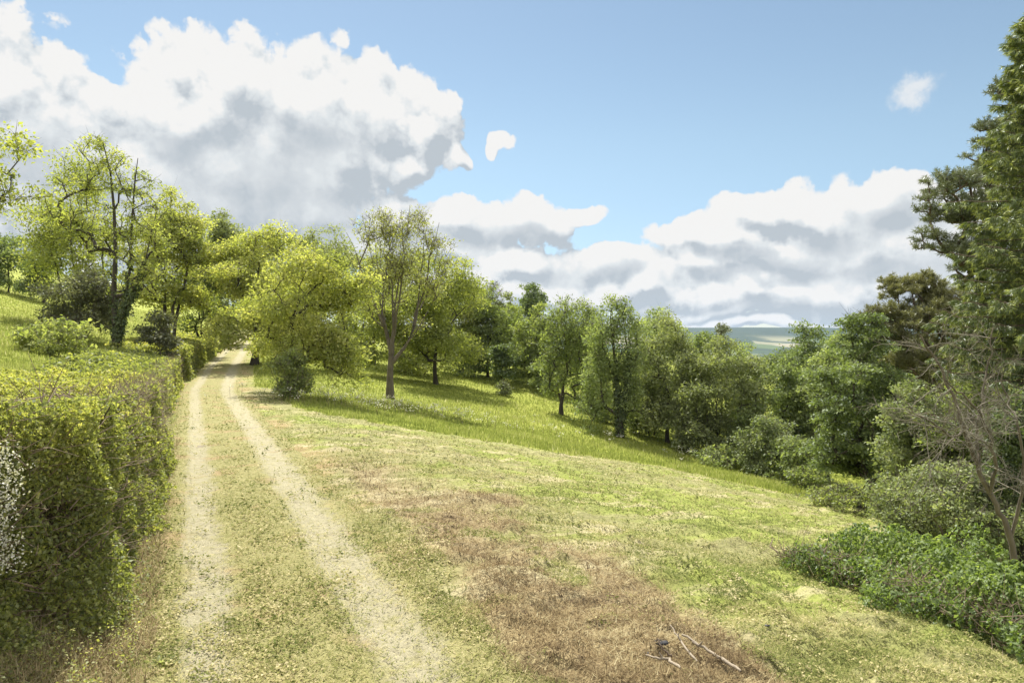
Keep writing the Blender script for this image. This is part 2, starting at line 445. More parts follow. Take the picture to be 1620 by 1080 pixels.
ty = [-6.0]
while ty[-1] < 135: ty.append(ty[-1] + max(0.1, 0.012 * ty[-1]))
ty = np.array(ty); ta = np.linspace(-1.95, 1.95, 53)
A, YY = np.meshgrid(ta, ty); A, YY = A.ravel(), YY.ravel()
XX = xc(YY) + A
edge = 1.55 + 0.30 * (fbm(XX / 0.6, YY / 0.6, 11) - 0.5) + 0.35 * (fbm(XX / 3, YY / 3, 12) - 0.5)
prof = 0.022 - 0.035 * np.exp(-((np.abs(A) - 0.88) / 0.28) ** 2) + 0.02 * (fbm(XX / 0.25, YY / 0.25, 13, 3) - 0.5) - 0.14 * smoothstep(-0.05, 0.3, np.abs(A) - edge)
track = link('track', make_mesh('track', np.stack([XX, YY, T(XX, YY) + prof], -1), grid_faces(len(ta), len(ty)), 4, track_mat(), {'across': A}, True))
tag(track, kind='structure')
def track_z(x, y): return T(x, y) + 0.02

# ------------------------------------------------------------------ growing things: tubes, leaves, skeletons
def unit(v): return v / (np.linalg.norm(v, axis=-1, keepdims=True) + 1e-9)

class Wood:
    """collects tapering tubes and turns them into one mesh"""
    def __init__(s): s.V = []; s.F = []; s.n = 0
    def tube(s, pts, rad, k=6):
        pts = np.asarray(pts, float); rad = np.asarray(rad, float); m = len(pts)
        t = unit(np.gradient(pts, axis=0))
        ref = np.where(np.abs(t[:, 2:3]) > 0.9, [[1.0, 0, 0]], [[0, 0, 1.0]])
        a = unit(np.cross(t, ref)); b = np.cross(t, a)
        th = np.arange(k) * 2 * np.pi / k
        ring = pts[:, None, :] + rad[:, None, None] * (np.cos(th)[None, :, None] * a[:, None, :] + np.sin(th)[None, :, None] * b[:, None, :])
        i = np.arange(m - 1)[:, None] * k + np.arange(k)[None, :]; j = np.arange(m - 1)[:, None] * k + (np.arange(k)[None, :] + 1) % k
        s.F.append(np.stack([i, j, j + k, i + k], -1).reshape(-1, 4) + s.n); s.V.append(ring.reshape(-1, 3)); s.n += m * k
    def sticks(s, p, q, r0, r1=None, k=3):               # many straight twigs at once
        p = np.asarray(p, float); q = np.asarray(q, float); N = len(p)
        if N == 0: return
        r0 = np.broadcast_to(r0, (N,)); r1 = r0 * 0.4 if r1 is None else np.broadcast_to(r1, (N,))
        t = unit(q - p); ref = np.where(np.abs(t[:, 2:3]) > 0.9, [[1.0, 0, 0]], [[0, 0, 1.0]])
        a = unit(np.cross(t, ref)); b = np.cross(t, a); th = np.arange(k) * 2 * np.pi / k
        dirs = np.cos(th)[None, :, None] * a[:, None, :] + np.sin(th)[None, :, None] * b[:, None, :]
        ring = np.concatenate([p[:, None] + r0[:, None, None] * dirs, q[:, None] + r1[:, None, None] * dirs], 1)
        base = np.arange(N)[:, None] * 2 * k + s.n
        i = np.arange(k)[None, :]; j = (np.arange(k)[None, :] + 1) % k
        s.F.append(np.stack([base + i, base + j, base + j + k, base + i + k], -1).reshape(-1, 4)); s.V.append(ring.reshape(-1, 3)); s.n += N * 2 * k
    def build(s, name, mat, parent):
        return link(name, make_mesh(name, np.concatenate(s.V), np.concatenate(s.F), 4, mat, None, True), parent)

def leaf_quads(c, axis_, nrm, L, W, fold=0.12):
    """diamond leaves: centre, long axis, normal, length, width"""
    a = unit(axis_); b = unit(np.cross(nrm, a)); n = np.cross(a, b)
    L = np.broadcast_to(L, (len(c),))[:, None]; W = np.broadcast_to(W, (len(c),))[:, None]
    v = np.stack([c - a * L * 0.5, c + b * W * 0.5 + n * W * fold - a * L * 0.06, c + a * L * 0.5, c - b * W * 0.5 + n * W * fold - a * L * 0.06], 1)
    return v.reshape(-1, 3), np.arange(len(c) * 4).reshape(-1, 4)

def leaves_obj(name, mat, parent, c, axis_, nrm, L, W, tint, fold=0.12):
    v, f = leaf_quads(c, axis_, nrm, L, W, fold)
    return link(name, make_mesh(name, v, f, 4, mat, {'tint': np.repeat(np.clip(tint, 0, 1), 4)}), parent)

def rnd_unit(rng, n):
    return unit(rng.normal(size=(n, 3)))

def grow(rng, stems, targets, kink=0.10, up=0.15, droop=0.0, rise=0.4):
    """stems: list of polylines (m,3); targets (n,3): the points the limbs must reach. Returns chains [(points, parent node)]"""
    P = []; par = []; chains = []
    for st in stems:
        st = np.asarray(st, float); i0 = len(P); join = -1
        if i0:                                            # a stem that forks from an earlier one
            q = np.linalg.norm(np.array(P) - st[0], axis=1); join = int(np.argmin(q)) if q.min() < 0.7 else -1
        for k, p in enumerate(st): P.append(p); par.append(join if k == 0 else i0 + k - 1)
        chains.append(list(range(i0, len(P))))
    low = min(s[0][2] for s in stems)
    base = np.mean([s[0] for s in stems], 0)
    start_ok = [False] * len(P)
    for st, ch in zip(stems, chains):
        for k, i in enumerate(ch): start_ok[i] = k >= max(1, int(len(ch) * 0.25))
    order = np.argsort(np.linalg.norm(targets - base, axis=1) + rng.random(len(targets)) * 0.6)
    for ti in order:
        t = targets[ti]; A = np.array(P)
        d = t - A; L = np.linalg.norm(d, axis=1)
        pen = L * (1.0 + 0.9 * np.clip(-d[:, 2] / (L + 1e-6) + 0.1, 0, 1) + rise * (1 - d[:, 2] / (L + 1e-6))) + np.where(start_ok, 0, 1e3)
        i = int(np.argmin(pen)); a = A[i]; L = L[i]
        m = int(np.clip(L / 0.45, 2, 9))
        s = np.linspace(0, 1, m + 1)[1:, None]
        out = np.array([d[i][0], d[i][1], 0.0])
        path = a + d[i] * s + np.array([0, 0, 1.0]) * (up - droop) * L * np.sin(np.pi * s) * (1 - 0.4 * s)
        path[:-1] += rng.normal(size=(m - 1, 3)) * kink * L / m if m > 1 else 0
        prev = i; ch = [i]
        for p in path:
            P.append(p); par.append(prev); start_ok.append(True); prev = len(P) - 1; ch.append(prev)
        chains.append(ch)
    P = np.array(P); cnt = np.zeros(len(P))
    kids = np.zeros(len(P), int)
    for i, q in enumerate(par):
        if q >= 0: kids[q] += 1
    cnt[kids == 0] = 1
    for i in range(len(P) - 1, -1, -1):
        if par[i] >= 0: cnt[par[i]] += cnt[i]
    return P, par, chains, cnt

def crown_targets(rng, blobs, n, shell=0.45):
    w = np.array([b[3] * b[4] * b[5] for b in blobs]) ** 0.75; w /= w.sum()
    pick = rng.choice(len(blobs), n, p=w); B = np.array(blobs)[pick]
    d = rnd_unit(rng, n); d[:, 2] = np.where(rng.random(n) < 0.6, np.abs(d[:, 2]), d[:, 2])
    r = rng.random(n)[:, None] ** shell
    return B[:, :3] + d * r * B[:, 3:6]

def lobes(rng, cx, cyy, zlo, zhi, rx, ry, n=9, size=0.42):
    """an uneven crown: a core with lobes set round it"""
    cz = (zlo + zhi) / 2; rz = (zhi - zlo) / 2
    out = [(cx, cyy, cz - 0.05 * rz, rx * 0.66, ry * 0.66, rz * 0.74)]
    for k in range(n):
        d = rnd_unit(rng, 1)[0]; d[2] = d[2] * 0.9 + 0.1
        s = size * rng.uniform(0.75, 1.2)
        q = 1 - s * 0.85
        out.append((cx + d[0] * rx * q, cyy + d[1] * ry * q, cz + d[2] * rz * q, rx * s, ry * s, rz * s * 0.8))
    out.append((cx + rng.uniform(-.15, .15) * rx, cyy, zhi - rz * size * 0.72, rx * size, ry * size, rz * size * 0.75))
    return out

def build_tree(name, label, loc, blobs, stems, nclump, leaf_m, bark_m, seed, L=0.15, per=120, r0=0.25, aspect=0.5, group=None, cat='tree',
               clump=0.55, flat=0.6, hang=0.15, kink=0.12, up=0.12, twigs=6, rpow=0.5, rmin=0.008, tint_mid=0.5, tint_var=0.22, shell=0.45, bare=0.0, droop=0.0, rise=0.4, twz=0.25,
               trunk_part='trunk', crown_part='crown', ivy=None, stemr=None):
    rng = np.random.default_rng(seed)
    root = empty(name, loc)
    tag(root, label, cat, group)
    tg = crown_targets(rng, blobs, nclump, shell)
    P, par, chains, cnt = grow(rng, stems, tg, kink, up, droop, rise)
    nmax = cnt.max()
    W = Wood()
    rad = np.maximum(r0 * (cnt / nmax) ** rpow, rmin)
    for ci, ch in enumerate(chains):
        r = rad[ch].copy()
        if ci >= len(stems):
            r[0] = min(r[0], r[1] * 1.35)
        else:
            r = np.minimum(r, r[0] * (1 - 0.9 * np.linspace(0, 1, len(r)))) + 0.004
            r[0] *= 1.35
        W.tube(P[ch], r, 8 if ci < len(stems) else (5 if r[0] > 0.03 else 3))
    # twigs round each clump
    m = len(tg)
    cr = clump * rng.uniform(0.65, 1.3, m)
    if twigs:
        n = m * twigs; c = np.repeat(tg, twigs, 0); d = rnd_unit(rng, n); d[:, 2] = d[:, 2] * 0.7 + twz
        q = c + unit(d) * (np.repeat(cr, twigs) * rng.uniform(0.6, 1.25, n))[:, None]
        W.sticks(c, q, rmin * 0.8, rmin * 0.35)
    W.build(trunk_part, bark_m, root)
    keep = rng.random(m) >= bare
    cnts = np.maximum(3, (per * (cr / clump) ** 2 * rng.uniform(0.7, 1.25, m)).astype(int)) * keep
    idx = np.repeat(np.arange(m), cnts); n = len(idx)
    g = rng.normal(size=(n, 3)); g *= (np.abs(rng.normal(size=n)) ** 0.35 / (np.linalg.norm(g, axis=1) + 1e-6))[:, None]
    off = g * cr[idx][:, None] * 0.8 * np.array([1, 1, flat])
    c = tg[idx] + off
    c[:, 2] -= hang * np.linalg.norm(off[:, :2], axis=1)
    ax = unit(off * 0.8 + rng.normal(size=(n, 3)) * cr[idx][:, None] * 0.7 + np.array([0, 0, -0.25]) * cr[idx][:, None])
    nr = unit(rng.normal(size=(n, 3)) * 0.75 + np.array([0, 0, 1.0]))
    tint = tint_mid + (rng.random(m)[idx] - 0.5) * 2 * tint_var + rng.normal(size=n) * 0.12
    LL = L * rng.uniform(0.45, 1.5, n)
    leaves_obj(crown_part, leaf_m, root, c, ax, nr, LL, LL * aspect * rng.uniform(0.8, 1.3, n), tint)
    if ivy:
        zmax, thick, imat, il = ivy
        ns_ = sum(len(s_) for s_ in stems)
        nodes = []
        for i in range(1, ns_):                           # the ivy keeps to the main stems
            if P[i][2] < zmax and par[i] >= 0: nodes += [P[i], P[i] * .67 + P[par[i]] * .33, P[i] * .33 + P[par[i]] * .67]
        nodes = np.array(nodes); nn = 150
        cc = np.repeat(nodes, nn, 0); k = len(cc); d = rnd_unit(rng, k); d[:, 2] *= 0.8
        fade = np.clip(1.1 - cc[:, 2] / zmax, 0.2, 1)
        cc = cc + d * (r0 * 0.5 + thick * fade * rng.uniform(0.2, 1.2, k))[:, None]
        cc[:, 2] += rng.uniform(-0.35, 0.35, k)
        l2 = il * rng.uniform(0.6, 1.3, k)
        leaves_obj('ivy', imat, root, cc, unit(d + np.array([0, 0, -1.2])), unit(d + rng.normal(size=(k, 3)) * 0.4), l2, l2 * 0.85, 0.5 + rng.normal(size=k) * 0.22)
    return root

def stem(rng, x0, y0, x1, y1, z1, n=7, kink=0.07, z0=0.0):
    s = np.linspace(0, 1, n)[:, None]
    p = np.array([[x0, y0, z0 - 0.25]]) + s * np.array([[x1 - x0, y1 - y0, z1 - z0 + 0.25]])
    p[1:] += rng.normal(size=(n - 1, 3)) * kink * np.array([1, 1, 0.2])
    return p

def spot(px, D=None, py=None):
    """a place on the ground in line with picture column px at distance D, or where picture row py meets it"""
    if D is None: return ground_at(px, py)
    x = (px - 810) / 1080.0 * D
    return x, D, float(T(x, D))
def zpx(py, D): return CAM_Z - (py - 540) / 1080.0 * D

# ------------------------------------------------------------------ leaf and bark materials
YEL = leaf_mat('leaf_fresh_yellow', (0.179, 0.205, 0.060), (0.304, 0.330, 0.090), (0.489, 0.470, 0.168), 1.0, 0.5, 0.025, 0.6)
LIME = leaf_mat('leaf_lime', (0.141, 0.176, 0.060), (0.239, 0.279, 0.090), (0.380, 0.392, 0.156), 1.0, 0.5, 0.025, 0.6)
MID = leaf_mat('leaf_mid_green', (0.124, 0.157, 0.062), (0.214, 0.260, 0.096), (0.338, 0.377, 0.162), 1.0, 0.45, 0.025, 0.6)
DEEP = leaf_mat('leaf_deep_green', (0.077, 0.108, 0.042), (0.139, 0.180, 0.064), (0.245, 0.294, 0.108), 0.95, 0.42, 0.035, 0.6)
IVY = leaf_mat('leaf_ivy', (0.05, 0.07, 0.025), (0.09, 0.115, 0.037), (0.16, 0.19, 0.065), 0.7, 0.28, 0.03, 0.6)
OLIVE = leaf_mat('leaf_olive', (0.147, 0.170, 0.071), (0.245, 0.275, 0.115), (0.371, 0.390, 0.196), 0.95, 0.42, 0.025, 0.6)
BLOOM = leaf_mat('leaf_with_blossom', (0.088, 0.096, 0.044), (0.175, 0.184, 0.088), (0.600, 0.595, 0.438), 0.8, 0.35, 0.04)
SILVER = leaf_mat('leaf_silver_green', (0.143, 0.178, 0.077), (0.275, 0.313, 0.138), (0.484, 0.497, 0.286), 0.9, 0.42, 0.025, 0.6)
BUD = leaf_mat('leaf_bud', (0.18, 0.19, 0.05), (0.31, 0.325, 0.09), (0.5, 0.49, 0.18), 0.9, 0.42, 0.04)
SPRUCE = leaf_mat('needle_spruce', (0.085, 0.119, 0.037), (0.156, 0.194, 0.062), (0.416, 0.450, 0.112), 0.8, 0.22, 0.05)
PINE = leaf_mat('needle_pine', (0.117, 0.141, 0.075), (0.195, 0.218, 0.112), (0.325, 0.333, 0.175), 0.7, 0.18, 0.06)
PINEB = leaf_mat('needle_pine_brown', (0.144, 0.144, 0.063), (0.240, 0.236, 0.103), (0.372, 0.351, 0.161), 0.8, 0.25, 0.05)
BARK = bark_mat('bark_grey_brown', (0.045, 0.036, 0.026), (0.15, 0.125, 0.09))
BARKD = bark_mat('bark_dark', (0.022, 0.018, 0.013), (0.075, 0.062, 0.046))
BARKP = bark_mat('bark_pale', (0.13, 0.105, 0.075), (0.36, 0.30, 0.22))
BARKT = bark_mat('bark_twig', (0.09, 0.08, 0.06), (0.23, 0.205, 0.15))
BARKR = bark_mat('bark_red_brown', (0.055, 0.04, 0.028), (0.18, 0.13, 0.09))

def skirt(rng, cx, zb, H, rx, ry, size, n=6):
    out = []
    for k in range(n):
        a = k * 6.283 / n + rng.uniform(-.4, .4); q = rng.uniform(.45, .72)
        out.append((cx + math.cos(a) * rx * q, math.sin(a) * ry * q, zb + (H - zb) * rng.uniform(.12, .28), rx * size * .8, ry * size * .8, (H - zb) * .16))
    return out

def std(name, label, px, D, top, l, r, bottom, leaf, bark, seed, py=None, ncl=130, per=None, Lk=1.0, dens=1.0, lob=10, size=0.42, r0=None, nst=1, spread=0.25,
        aspect=0.52, fork=0.35, zbmax=0.10, **kw):
    """a broadleaf tree from its place, the height of its top and the width of its crown"""
    rng = np.random.default_rng(seed + 1000)
    x, y, z = spot(px, D, py); D = y
    H = zpx(top, D) - z
    xl, xr = (l - 810) / 1080 * D - x, (r - 810) / 1080 * D - x
    zb = float(np.clip(zpx(bottom, D) - z, 0.03 * H, zbmax * H))
    cx, rx = (xl + xr) / 2, (xr - xl) / 2
    ry = rx * rng.uniform(0.85, 1.05)
    rx *= 1.12; ry *= 1.12
    bl = lobes(rng, cx, 0.0, zb, H + 0.02 * H, rx, ry, lob, size) + skirt(rng, cx, zb, H, rx, ry, size)
    L = (0.0031 * D + 0.035) * Lk
    ncl = int(ncl * 1.45)
    area = math.pi * rx * (H - zb) / 2
    if per is None: per = int(np.clip(5.2 * dens * area / (L * L * aspect * 0.5) / ncl, 8, 420))
    cl = kw.pop('clump', 0.29 * (rx * rx * (H - zb) / 2) ** (1 / 3) * (130 / ncl) ** 0.33)
    st = []
    zt_ = zb + (H - zb) * 0.62
    for k in range(nst):
        ang = rng.uniform(0, 6.28); sp = spread * rx * (1 if nst > 1 else 0.25)
        off = 0.10 * (nst > 1)
        st.append(stem(rng, off * math.cos(ang), off * math.sin(ang), cx * 0.8 + sp * math.cos(ang), sp * math.sin(ang), zt_ * rng.uniform(0.85, 1.1), 8, 0.05 + 0.008 * H))
    return build_tree(name, label, (x, y, z), bl, st, ncl, leaf, bark, seed, L=L, per=per, r0=r0 or 0.017 * H, aspect=aspect, clump=cl, **kw)

G1 = 'trees of the wooded hillside'
# --- the pair on the left bank
def ivy_ash():
    rng = np.random.default_rng(41)
    x, y, z = spot(184, 42.0)
    s = 42.0 / 1080
    h = lambda py: zpx(py, 42.0) - z
    X_ = lambda px: (px - 184) * s
    st = [np.array([[0, 0, -.3], [X_(183), 0, h(520)], [X_(178), .1, h(470)], [X_(180), .2, h(400)], [X_(176), .3, h(330)], [X_(170), .3, h(270)], [X_(160), .2, h(225)]]),
          np.array([[.1, 0, h(530)], [X_(200), -.2, h(490)], [X_(212), -.4, h(420)], [X_(216), -.5, h(350)], [X_(222), -.6, h(290)], [X_(228), -.7, h(255)]]),
          np.array([[.1, .1, h(525)], [X_(205), -.6, h(492)], [X_(228), -1.0, h(462)], [X_(247), -1.4, h(430)], [X_(258), -1.6, h(390)], [X_(270), -1.6, h(340)]])]
    B = lambda px, py, rx, ry, yy=0.0, d=1.0: (X_(px), yy, h(py), rx * s, rx * s * d, ry * s)
    bl = [B(165, 260, 42, 42), B(205, 300, 40, 40), B(135, 300, 42, 34), B(120, 350, 50, 40), B(250, 335, 40, 32, -1), B(268, 385, 42, 42, -1.5), B(225, 380, 44, 46, -1), B(160, 370, 60, 50, 1), B(255, 440, 40, 38, -1.5), B(150, 235, 26, 24), B(235, 290, 26, 22), B(190, 440, 40, 40, .8)]
    build_tree('ash_tree', 'tall ivy-clad tree with fresh yellow-green leaves and forked dark stems behind the near hedge', (x, y, z), bl, st, 210, YEL, BARKD, 41,
               L=0.16, per=62, r0=0.22, clump=0.62, hang=0.25, twigs=7, tint_mid=0.42, tint_var=0.3, kink=0.16, up=0.1, rmin=0.012, shell=0.6, ivy=(5.6, 0.26, IVY, 0.15))
ivy_ash()
std('field_maple', 'spreading yellow-leaved tree with open dark limbs just behind the ivy-clad tree', 118, 51, 245, 38, 205, 440, YEL, BARKD, 52, nst=3, spread=0.5, ncl=120, dens=0.45, r0=0.16, lob=11, tint_mid=0.45)
std('field_maple', 'bright yellow-green tree filling the gap between the ivy-clad tree and the lane', 272, 54, 300, 205, 325, 520, YEL, BARKD, 53, dens=1.0, tint_mid=0.6, nst=2)
std('field_maple', 'leafy yellow-green tree overhanging the flat-topped lane hedge', 318, 64, 396, 284, 360, 525, LIME, BARKD, 54, dens=1.0, tint_mid=0.25, nst=2)
std('blackthorn_bush', 'tangled greyish blossoming bush in the pasture behind the ivy-clad tree', 128, 45, 432, 66, 196, 528, BLOOM, BARK, 55, ncl=110, nst=5, spread=0.7, cat='bush', twigs=12, r0=0.08, tint_mid=0.35)
std('blackthorn_bush', 'small round grey-leaved bush standing on the bank between the hedge and the lane', 251, 39, 492, 222, 280, 556, BLOOM, BARK, 56, ncl=60, nst=4, spread=0.6, cat='bush', twigs=12, r0=0.05, tint_mid=0.3)
std('elder_bush', 'low bright green leafy clump growing behind the top of the near hedge', 88, 30, 506, 30, 150, 560, LIME, BARK, 57, ncl=70, nst=5, spread=0.7, cat='bush', r0=0.03, Lk=1.5, tint_mid=0.65)
std('oak_tree', 'dark green round tree at the far top edge of the pasture', 14, 74, 372, -45, 62, 468, MID, BARKD, 58, dens=1.1, tint_mid=0.4)
std('thorn_tree', 'low dark thorn tree beside the dark round tree at the pasture edge', 66, 72, 398, 32, 105, 466, DEEP, BARKD, 59, dens=1.1, nst=3, spread=0.5)
# --- overhanging branch: a hawthorn in the hedge just outside the picture
def hawthorn():
    rng = np.random.default_rng(77)
    x, y = -9.4, 9.6; z = float(T(x, y))
    st = [stem(rng, 0, 0, 0.4, -0.1, 4.2, 8, 0.06)]
    bl = [(a - 0.40 * (a > 1), b_, c_, *q) for a, b_, c_, *q in [(0.2, 0.2, 4.6 - z + 0.2, 1.5, 1.4, 1.3), (1.6, -0.2, 4.55 - z + .1, 0.9, 0.9, 0.55), (2.35, -0.1, 5.1 - z, 0.55, 0.5, 0.6), (2.9, 0.0, 5.35 - z, 0.35, 0.4, 0.45), (2.6, -0.2, 4.6 - z, 0.65, 0.5, 0.32), (3.2, -0.2, 4.65 - z, 0.45, 0.4, 0.22), (-1.2, 0.3, 4.0 - z, 1.0, 1.2, 1.0), (1.9, 0, 4.0 - z, .7, .6, .3), (2.0, -.1, 5.0 - z, .5, .4, .3), (1.4, 0, 5.3 - z, .6, .6, .5), (2.7, -.1, 5.0 - z, .3, .3, .2), (2.2, -.2, 4.3 - z, .5, .4, .25)]]
    build_tree('hawthorn_tree', 'leafy hawthorn whose slender branches reach over the near hedge against the cloud', (x, y, z), bl, st, 270, YEL, BARKD, 77,
               L=0.052, per=64, r0=0.06, clump=0.21, aspect=0.62, flat=0.8, hang=0.0, twigs=7, tint_mid=0.42, kink=0.10, up=0.04, rmin=0.004, rise=0.0)
hawthorn()

# --- the middle: along the lane and on the bright slope
std('sycamore_tree', 'dense rounded yellow-green tree whose dark trunk stands right beside the lane', 402, 55, 362, 318, 505, 562, YEL, BARKD, 61, ncl=190, nst=1, r0=0.33, lob=13, dens=1.15, tint_mid=0.66, size=0.36, zbmax=0.30)
std('sycamore_tree', 'wide yellow-green tree with long low limbs drooping over the bank by the fine-stemmed shrub', 460, 37, 378, 398, 588, 606, YEL, BARKD, 62, ncl=210, nst=2, spread=0.45, r0=0.2, lob=14, dens=1.0, tint_mid=0.62, size=0.36)
std('elder_bush', 'fine-stemmed green shrub at the foot of the wide yellow-green tree', 462, 33.5, 552, 425, 500, 640, LIME, BARK, 63, ncl=90, nst=9, spread=0.75, cat='bush', r0=0.03, dens=0.8, tint_mid=0.4, twigs=9)
std('oak_tree', 'olive-green tree on the skyline above the lane', 345, 88, 342, 305, 392, 440, OLIVE, BARK, 64, dens=0.85, group=G1, tint_mid=0.55)
std('oak_tree', 'broad brownish-green tree on the skyline behind the rounded yellow-green tree', 502, 92, 358, 440, 566, 450, OLIVE, BARK, 65, dens=0.7, group=G1, twigs=9, tint_mid=0.6)
std('oak_tree', 'yellowish tree on the skyline between the olive tree and the brownish tree', 425, 84, 372, 380, 475, 450, YEL, BARK, 66, dens=0.9, group=G1, tint_mid=0.35)
def walnut():
    rng = np.random.default_rng(670)
    x, y, z = spot(617, 45.0); D = 45.0
    s = D / 1080; h = lambda py: zpx(py, D) - z; X_ = lambda px: (px - 617) * s
    st = [np.array([[0, 0, -.3], [X_(617), 0, h(598)], [X_(618), 0, h(575)], [X_(619), .05, h(558)], [X_(609), .2, h(520)], [X_(598), .4, h(470)], [X_(588), .6, h(420)], [X_(578), .6, h(375)], [X_(570), .6, h(338)]])]
    def limb(p0, p1, y1, bow, n=7):                       # an upswept limb
        t = np.linspace(0, 1, n)
        q = np.stack([X_(p0[0]) + (X_(p1[0]) - X_(p0[0])) * t ** bow, y1 * t ** 0.8, h(p0[1]) + (h(p1[1]) - h(p0[1])) * t], -1)
        q[1:] += rng.normal(size=(n - 1, 3)) * 0.08; st.append(q)
    limb((620, 574), (692, 352), .3, .62, 9); limb((619, 560), (640, 338), -.5, .8, 9); limb((619, 560), (614, 345), 2.2, .9, 8)
    limb((640, 548), (716, 400), -.8, .8); limb((656, 515), (672, 345), 1.4, .9); limb((607, 515), (556, 372), -.7, .8); limb((604, 500), (592, 332), 1.6, .9)
    limb((624, 530), (655, 335), -2.0, .9, 8); limb((612, 535), (600, 345), -2.4, .9, 8); limb((664, 490), (704, 372), 1.8, .9); limb((602, 490), (557, 420), 1.8, .7)
    B = lambda px, py, rx, ry, yy=0.0: (X_(px), yy, h(py), rx * s, rx * s, ry * s)
    bl = [B(580, 385, 32, 50), B(610, 372, 36, 40, 1), B(645, 372, 36, 40), B(685, 395, 32, 40), B(702, 425, 20, 30), B(566, 440, 22, 40), B(640, 430, 50, 60, -1.2), B(615, 440, 40, 60, 1.6), B(684, 460, 28, 40), B(585, 490, 26, 30), B(660, 520, 26, 24, 1), B(600, 350, 26, 18), B(655, 350, 26, 16)]
    build_tree('walnut_tree', 'tall half-bare tree with a forked dark trunk and tiny buds alone on the slope', (x, y, z), bl, st, 460, BUD, BARK, 67,
               L=0.14, per=24, r0=0.24, clump=0.60, aspect=0.5, flat=1.0, hang=-0.25, twigs=8, tint_mid=0.55, kink=0.06, up=0.0, rmin=0.009, rpow=0.62, shell=0.9, rise=1.6, twz=0.8)
walnut()
std('oak_tree', 'yellow-green tree with a short dark trunk directly behind the half-bare tree', 690, 60, 402, 585, 765, 592, YEL, BARKD, 68, ncl=190, dens=1.1, lob=13, tint_mid=0.4, size=0.36, group=G1)
std('oak_tree', 'yellowish tree filling the gap behind the left limbs of the half-bare tree', 590, 72, 395, 545, 650, 560, YEL, BARKD, 69, dens=1.0, tint_mid=0.35, group=G1)
std('oak_tree', 'bright yellow-topped tree on the skyline stepping down from the half-bare tree', 725, 74, 425, 680, 765, 560, YEL, BARKD, 70, dens=1.1, tint_mid=0.5, group=G1)
std('oak_tree', 'dark-trunked green tree at the upper end of the meadow wood', 772, 72, 462, 735, 815, 585, LIME, BARKD, 71, dens=0.9, tint_mid=0.3, group=G1)
std('oak_tree', 'yellow-green tree behind the round dark bush in the meadow', 815, 76, 482, 785, 850, 590, LIME, BARKD, 72, dens=1.0, tint_mid=0.45, group=G1)
std('oak_tree', 'slim-stemmed light green tree just left of the first birch', 848, 68, 480, 815, 885, 602, LIME, BARKD, 73, dens=0.85, nst=2, spread=.4, tint_mid=0.5, group=G1)
std('holly_bush', 'round dark green bush under the trees at the top of the meadow', 797, 66, 543, 772, 822, 594, DEEP, BARKD, 74, cat='bush', dens=1.3, nst=3, r0=0.06, lob=7)
std('gorse_bush', 'small brown twiggy bush alone in the middle of the bright meadow', 797, None, 603, 779, 815, 626, OLIVE, BARK, 75, py=626, cat='bush', dens=0.8, nst=4, r0=0.03, ncl=40, twigs=14, lob=5, tint_mid=0.35, tint_var=.3)
std('ash_tree', 'bare grey tree on the skyline', 776, 108, 440, 750, 800, 480, OLIVE, BARK, 76, dens=0.05, twigs=12, group=G1, rmin=0.02)
std('oak_tree', 'small dark rounded tree standing out on the skyline right of the bare grey tree', 840, 112, 446, 812, 866, 500, DEEP, BARKD, 78, dens=1.3, lob=8, group=G1)
std('oak_tree', 'low olive tree on the skyline between the bare tree and the dark rounded tree', 802, 106, 460, 775, 830, 510, OLIVE, BARKD, 79, dens=1.1, lob=8, group=G1)

# --- the belt of birches and willows below the meadow
std('birch_tree', 'slender birch with a leaning dark trunk at the near end of the tree belt', 888, None, 470, 852, 946, 640, LIME, BARKD, 81, py=656, ncl=170, r0=0.17, dens=0.62, lob=14, size=0.30, hang=0.5, flat=1.1, Lk=0.85, tint_mid=0.3, group=G1)
std('birch_tree', 'pale green birch behind the gap between the leaning birch and the ivy-covered tree', 925, 66, 478, 890, 965, 610, LIME, BARKD, 82, ncl=140, dens=0.8, hang=0.4, flat=1.1, Lk=0.9, tint_mid=0.45, group=G1)
def ivy_alder():
    x, y, z = spot(982, py=692); D = y; s = D / 1080; h = lambda py: zpx(py, D) - z; X_ = lambda px: (px - 982) * s
    st = [np.array([[0, 0, -.3], [X_(981), 0, h(660)], [X_(977), .1, h(620)], [X_(974), .1, h(580)], [X_(970), .1, h(540)], [X_(966), .1, h(505)], [X_(968), .1, h(485)]]),
          np.array([[.1, .1, h(650)], [X_(990), -.2, h(620)], [X_(994), -.3, h(570)], [X_(988), -.3, h(530)], [X_(984), -.3, h(495)]])]
    B = lambda px, py, rx, ry, yy=0.0: (X_(px), yy, h(py), rx * s, rx * s, ry * s)
    bl = [B(974, 500, 26, 34), B(990, 530, 26, 40), B(955, 540, 28, 44), B(1000, 580, 24, 50), B(945, 600, 28, 50), B(975, 600, 40, 60, .5), B(935, 650, 22, 34), B(1000, 640, 24, 36)]
    build_tree('alder_tree', 'tall narrow tree with dark ivy-covered twin stems in the middle of the tree belt', (x, y, z), bl, st, 190, MID, BARKD, 83,
               L=0.15, per=120, r0=0.20, clump=0.60, hang=0.5, flat=1.1, twigs=5, tint_mid=0.6, rmin=0.012, group=G1, ivy=(6.2, 0.32, IVY, 0.17))
ivy_alder()
std('willow_tree', 'olive-leaved birch with a thin dark trunk beside the ivy-covered tree', 1056, 47, 498, 1002, 1098, 712, OLIVE, BARKD, 84, py=None, ncl=170, dens=0.8, hang=0.4, flat=1.05, lob=14, size=.32, Lk=0.9, tint_mid=0.6, group=G1)
std('birch_tree', 'pale-topped tree behind the olive-leaved birch', 1040, 62, 490, 985, 1085, 640, MID, BARKD, 85, dens=0.9, tint_mid=0.75, group=G1, hang=.3)
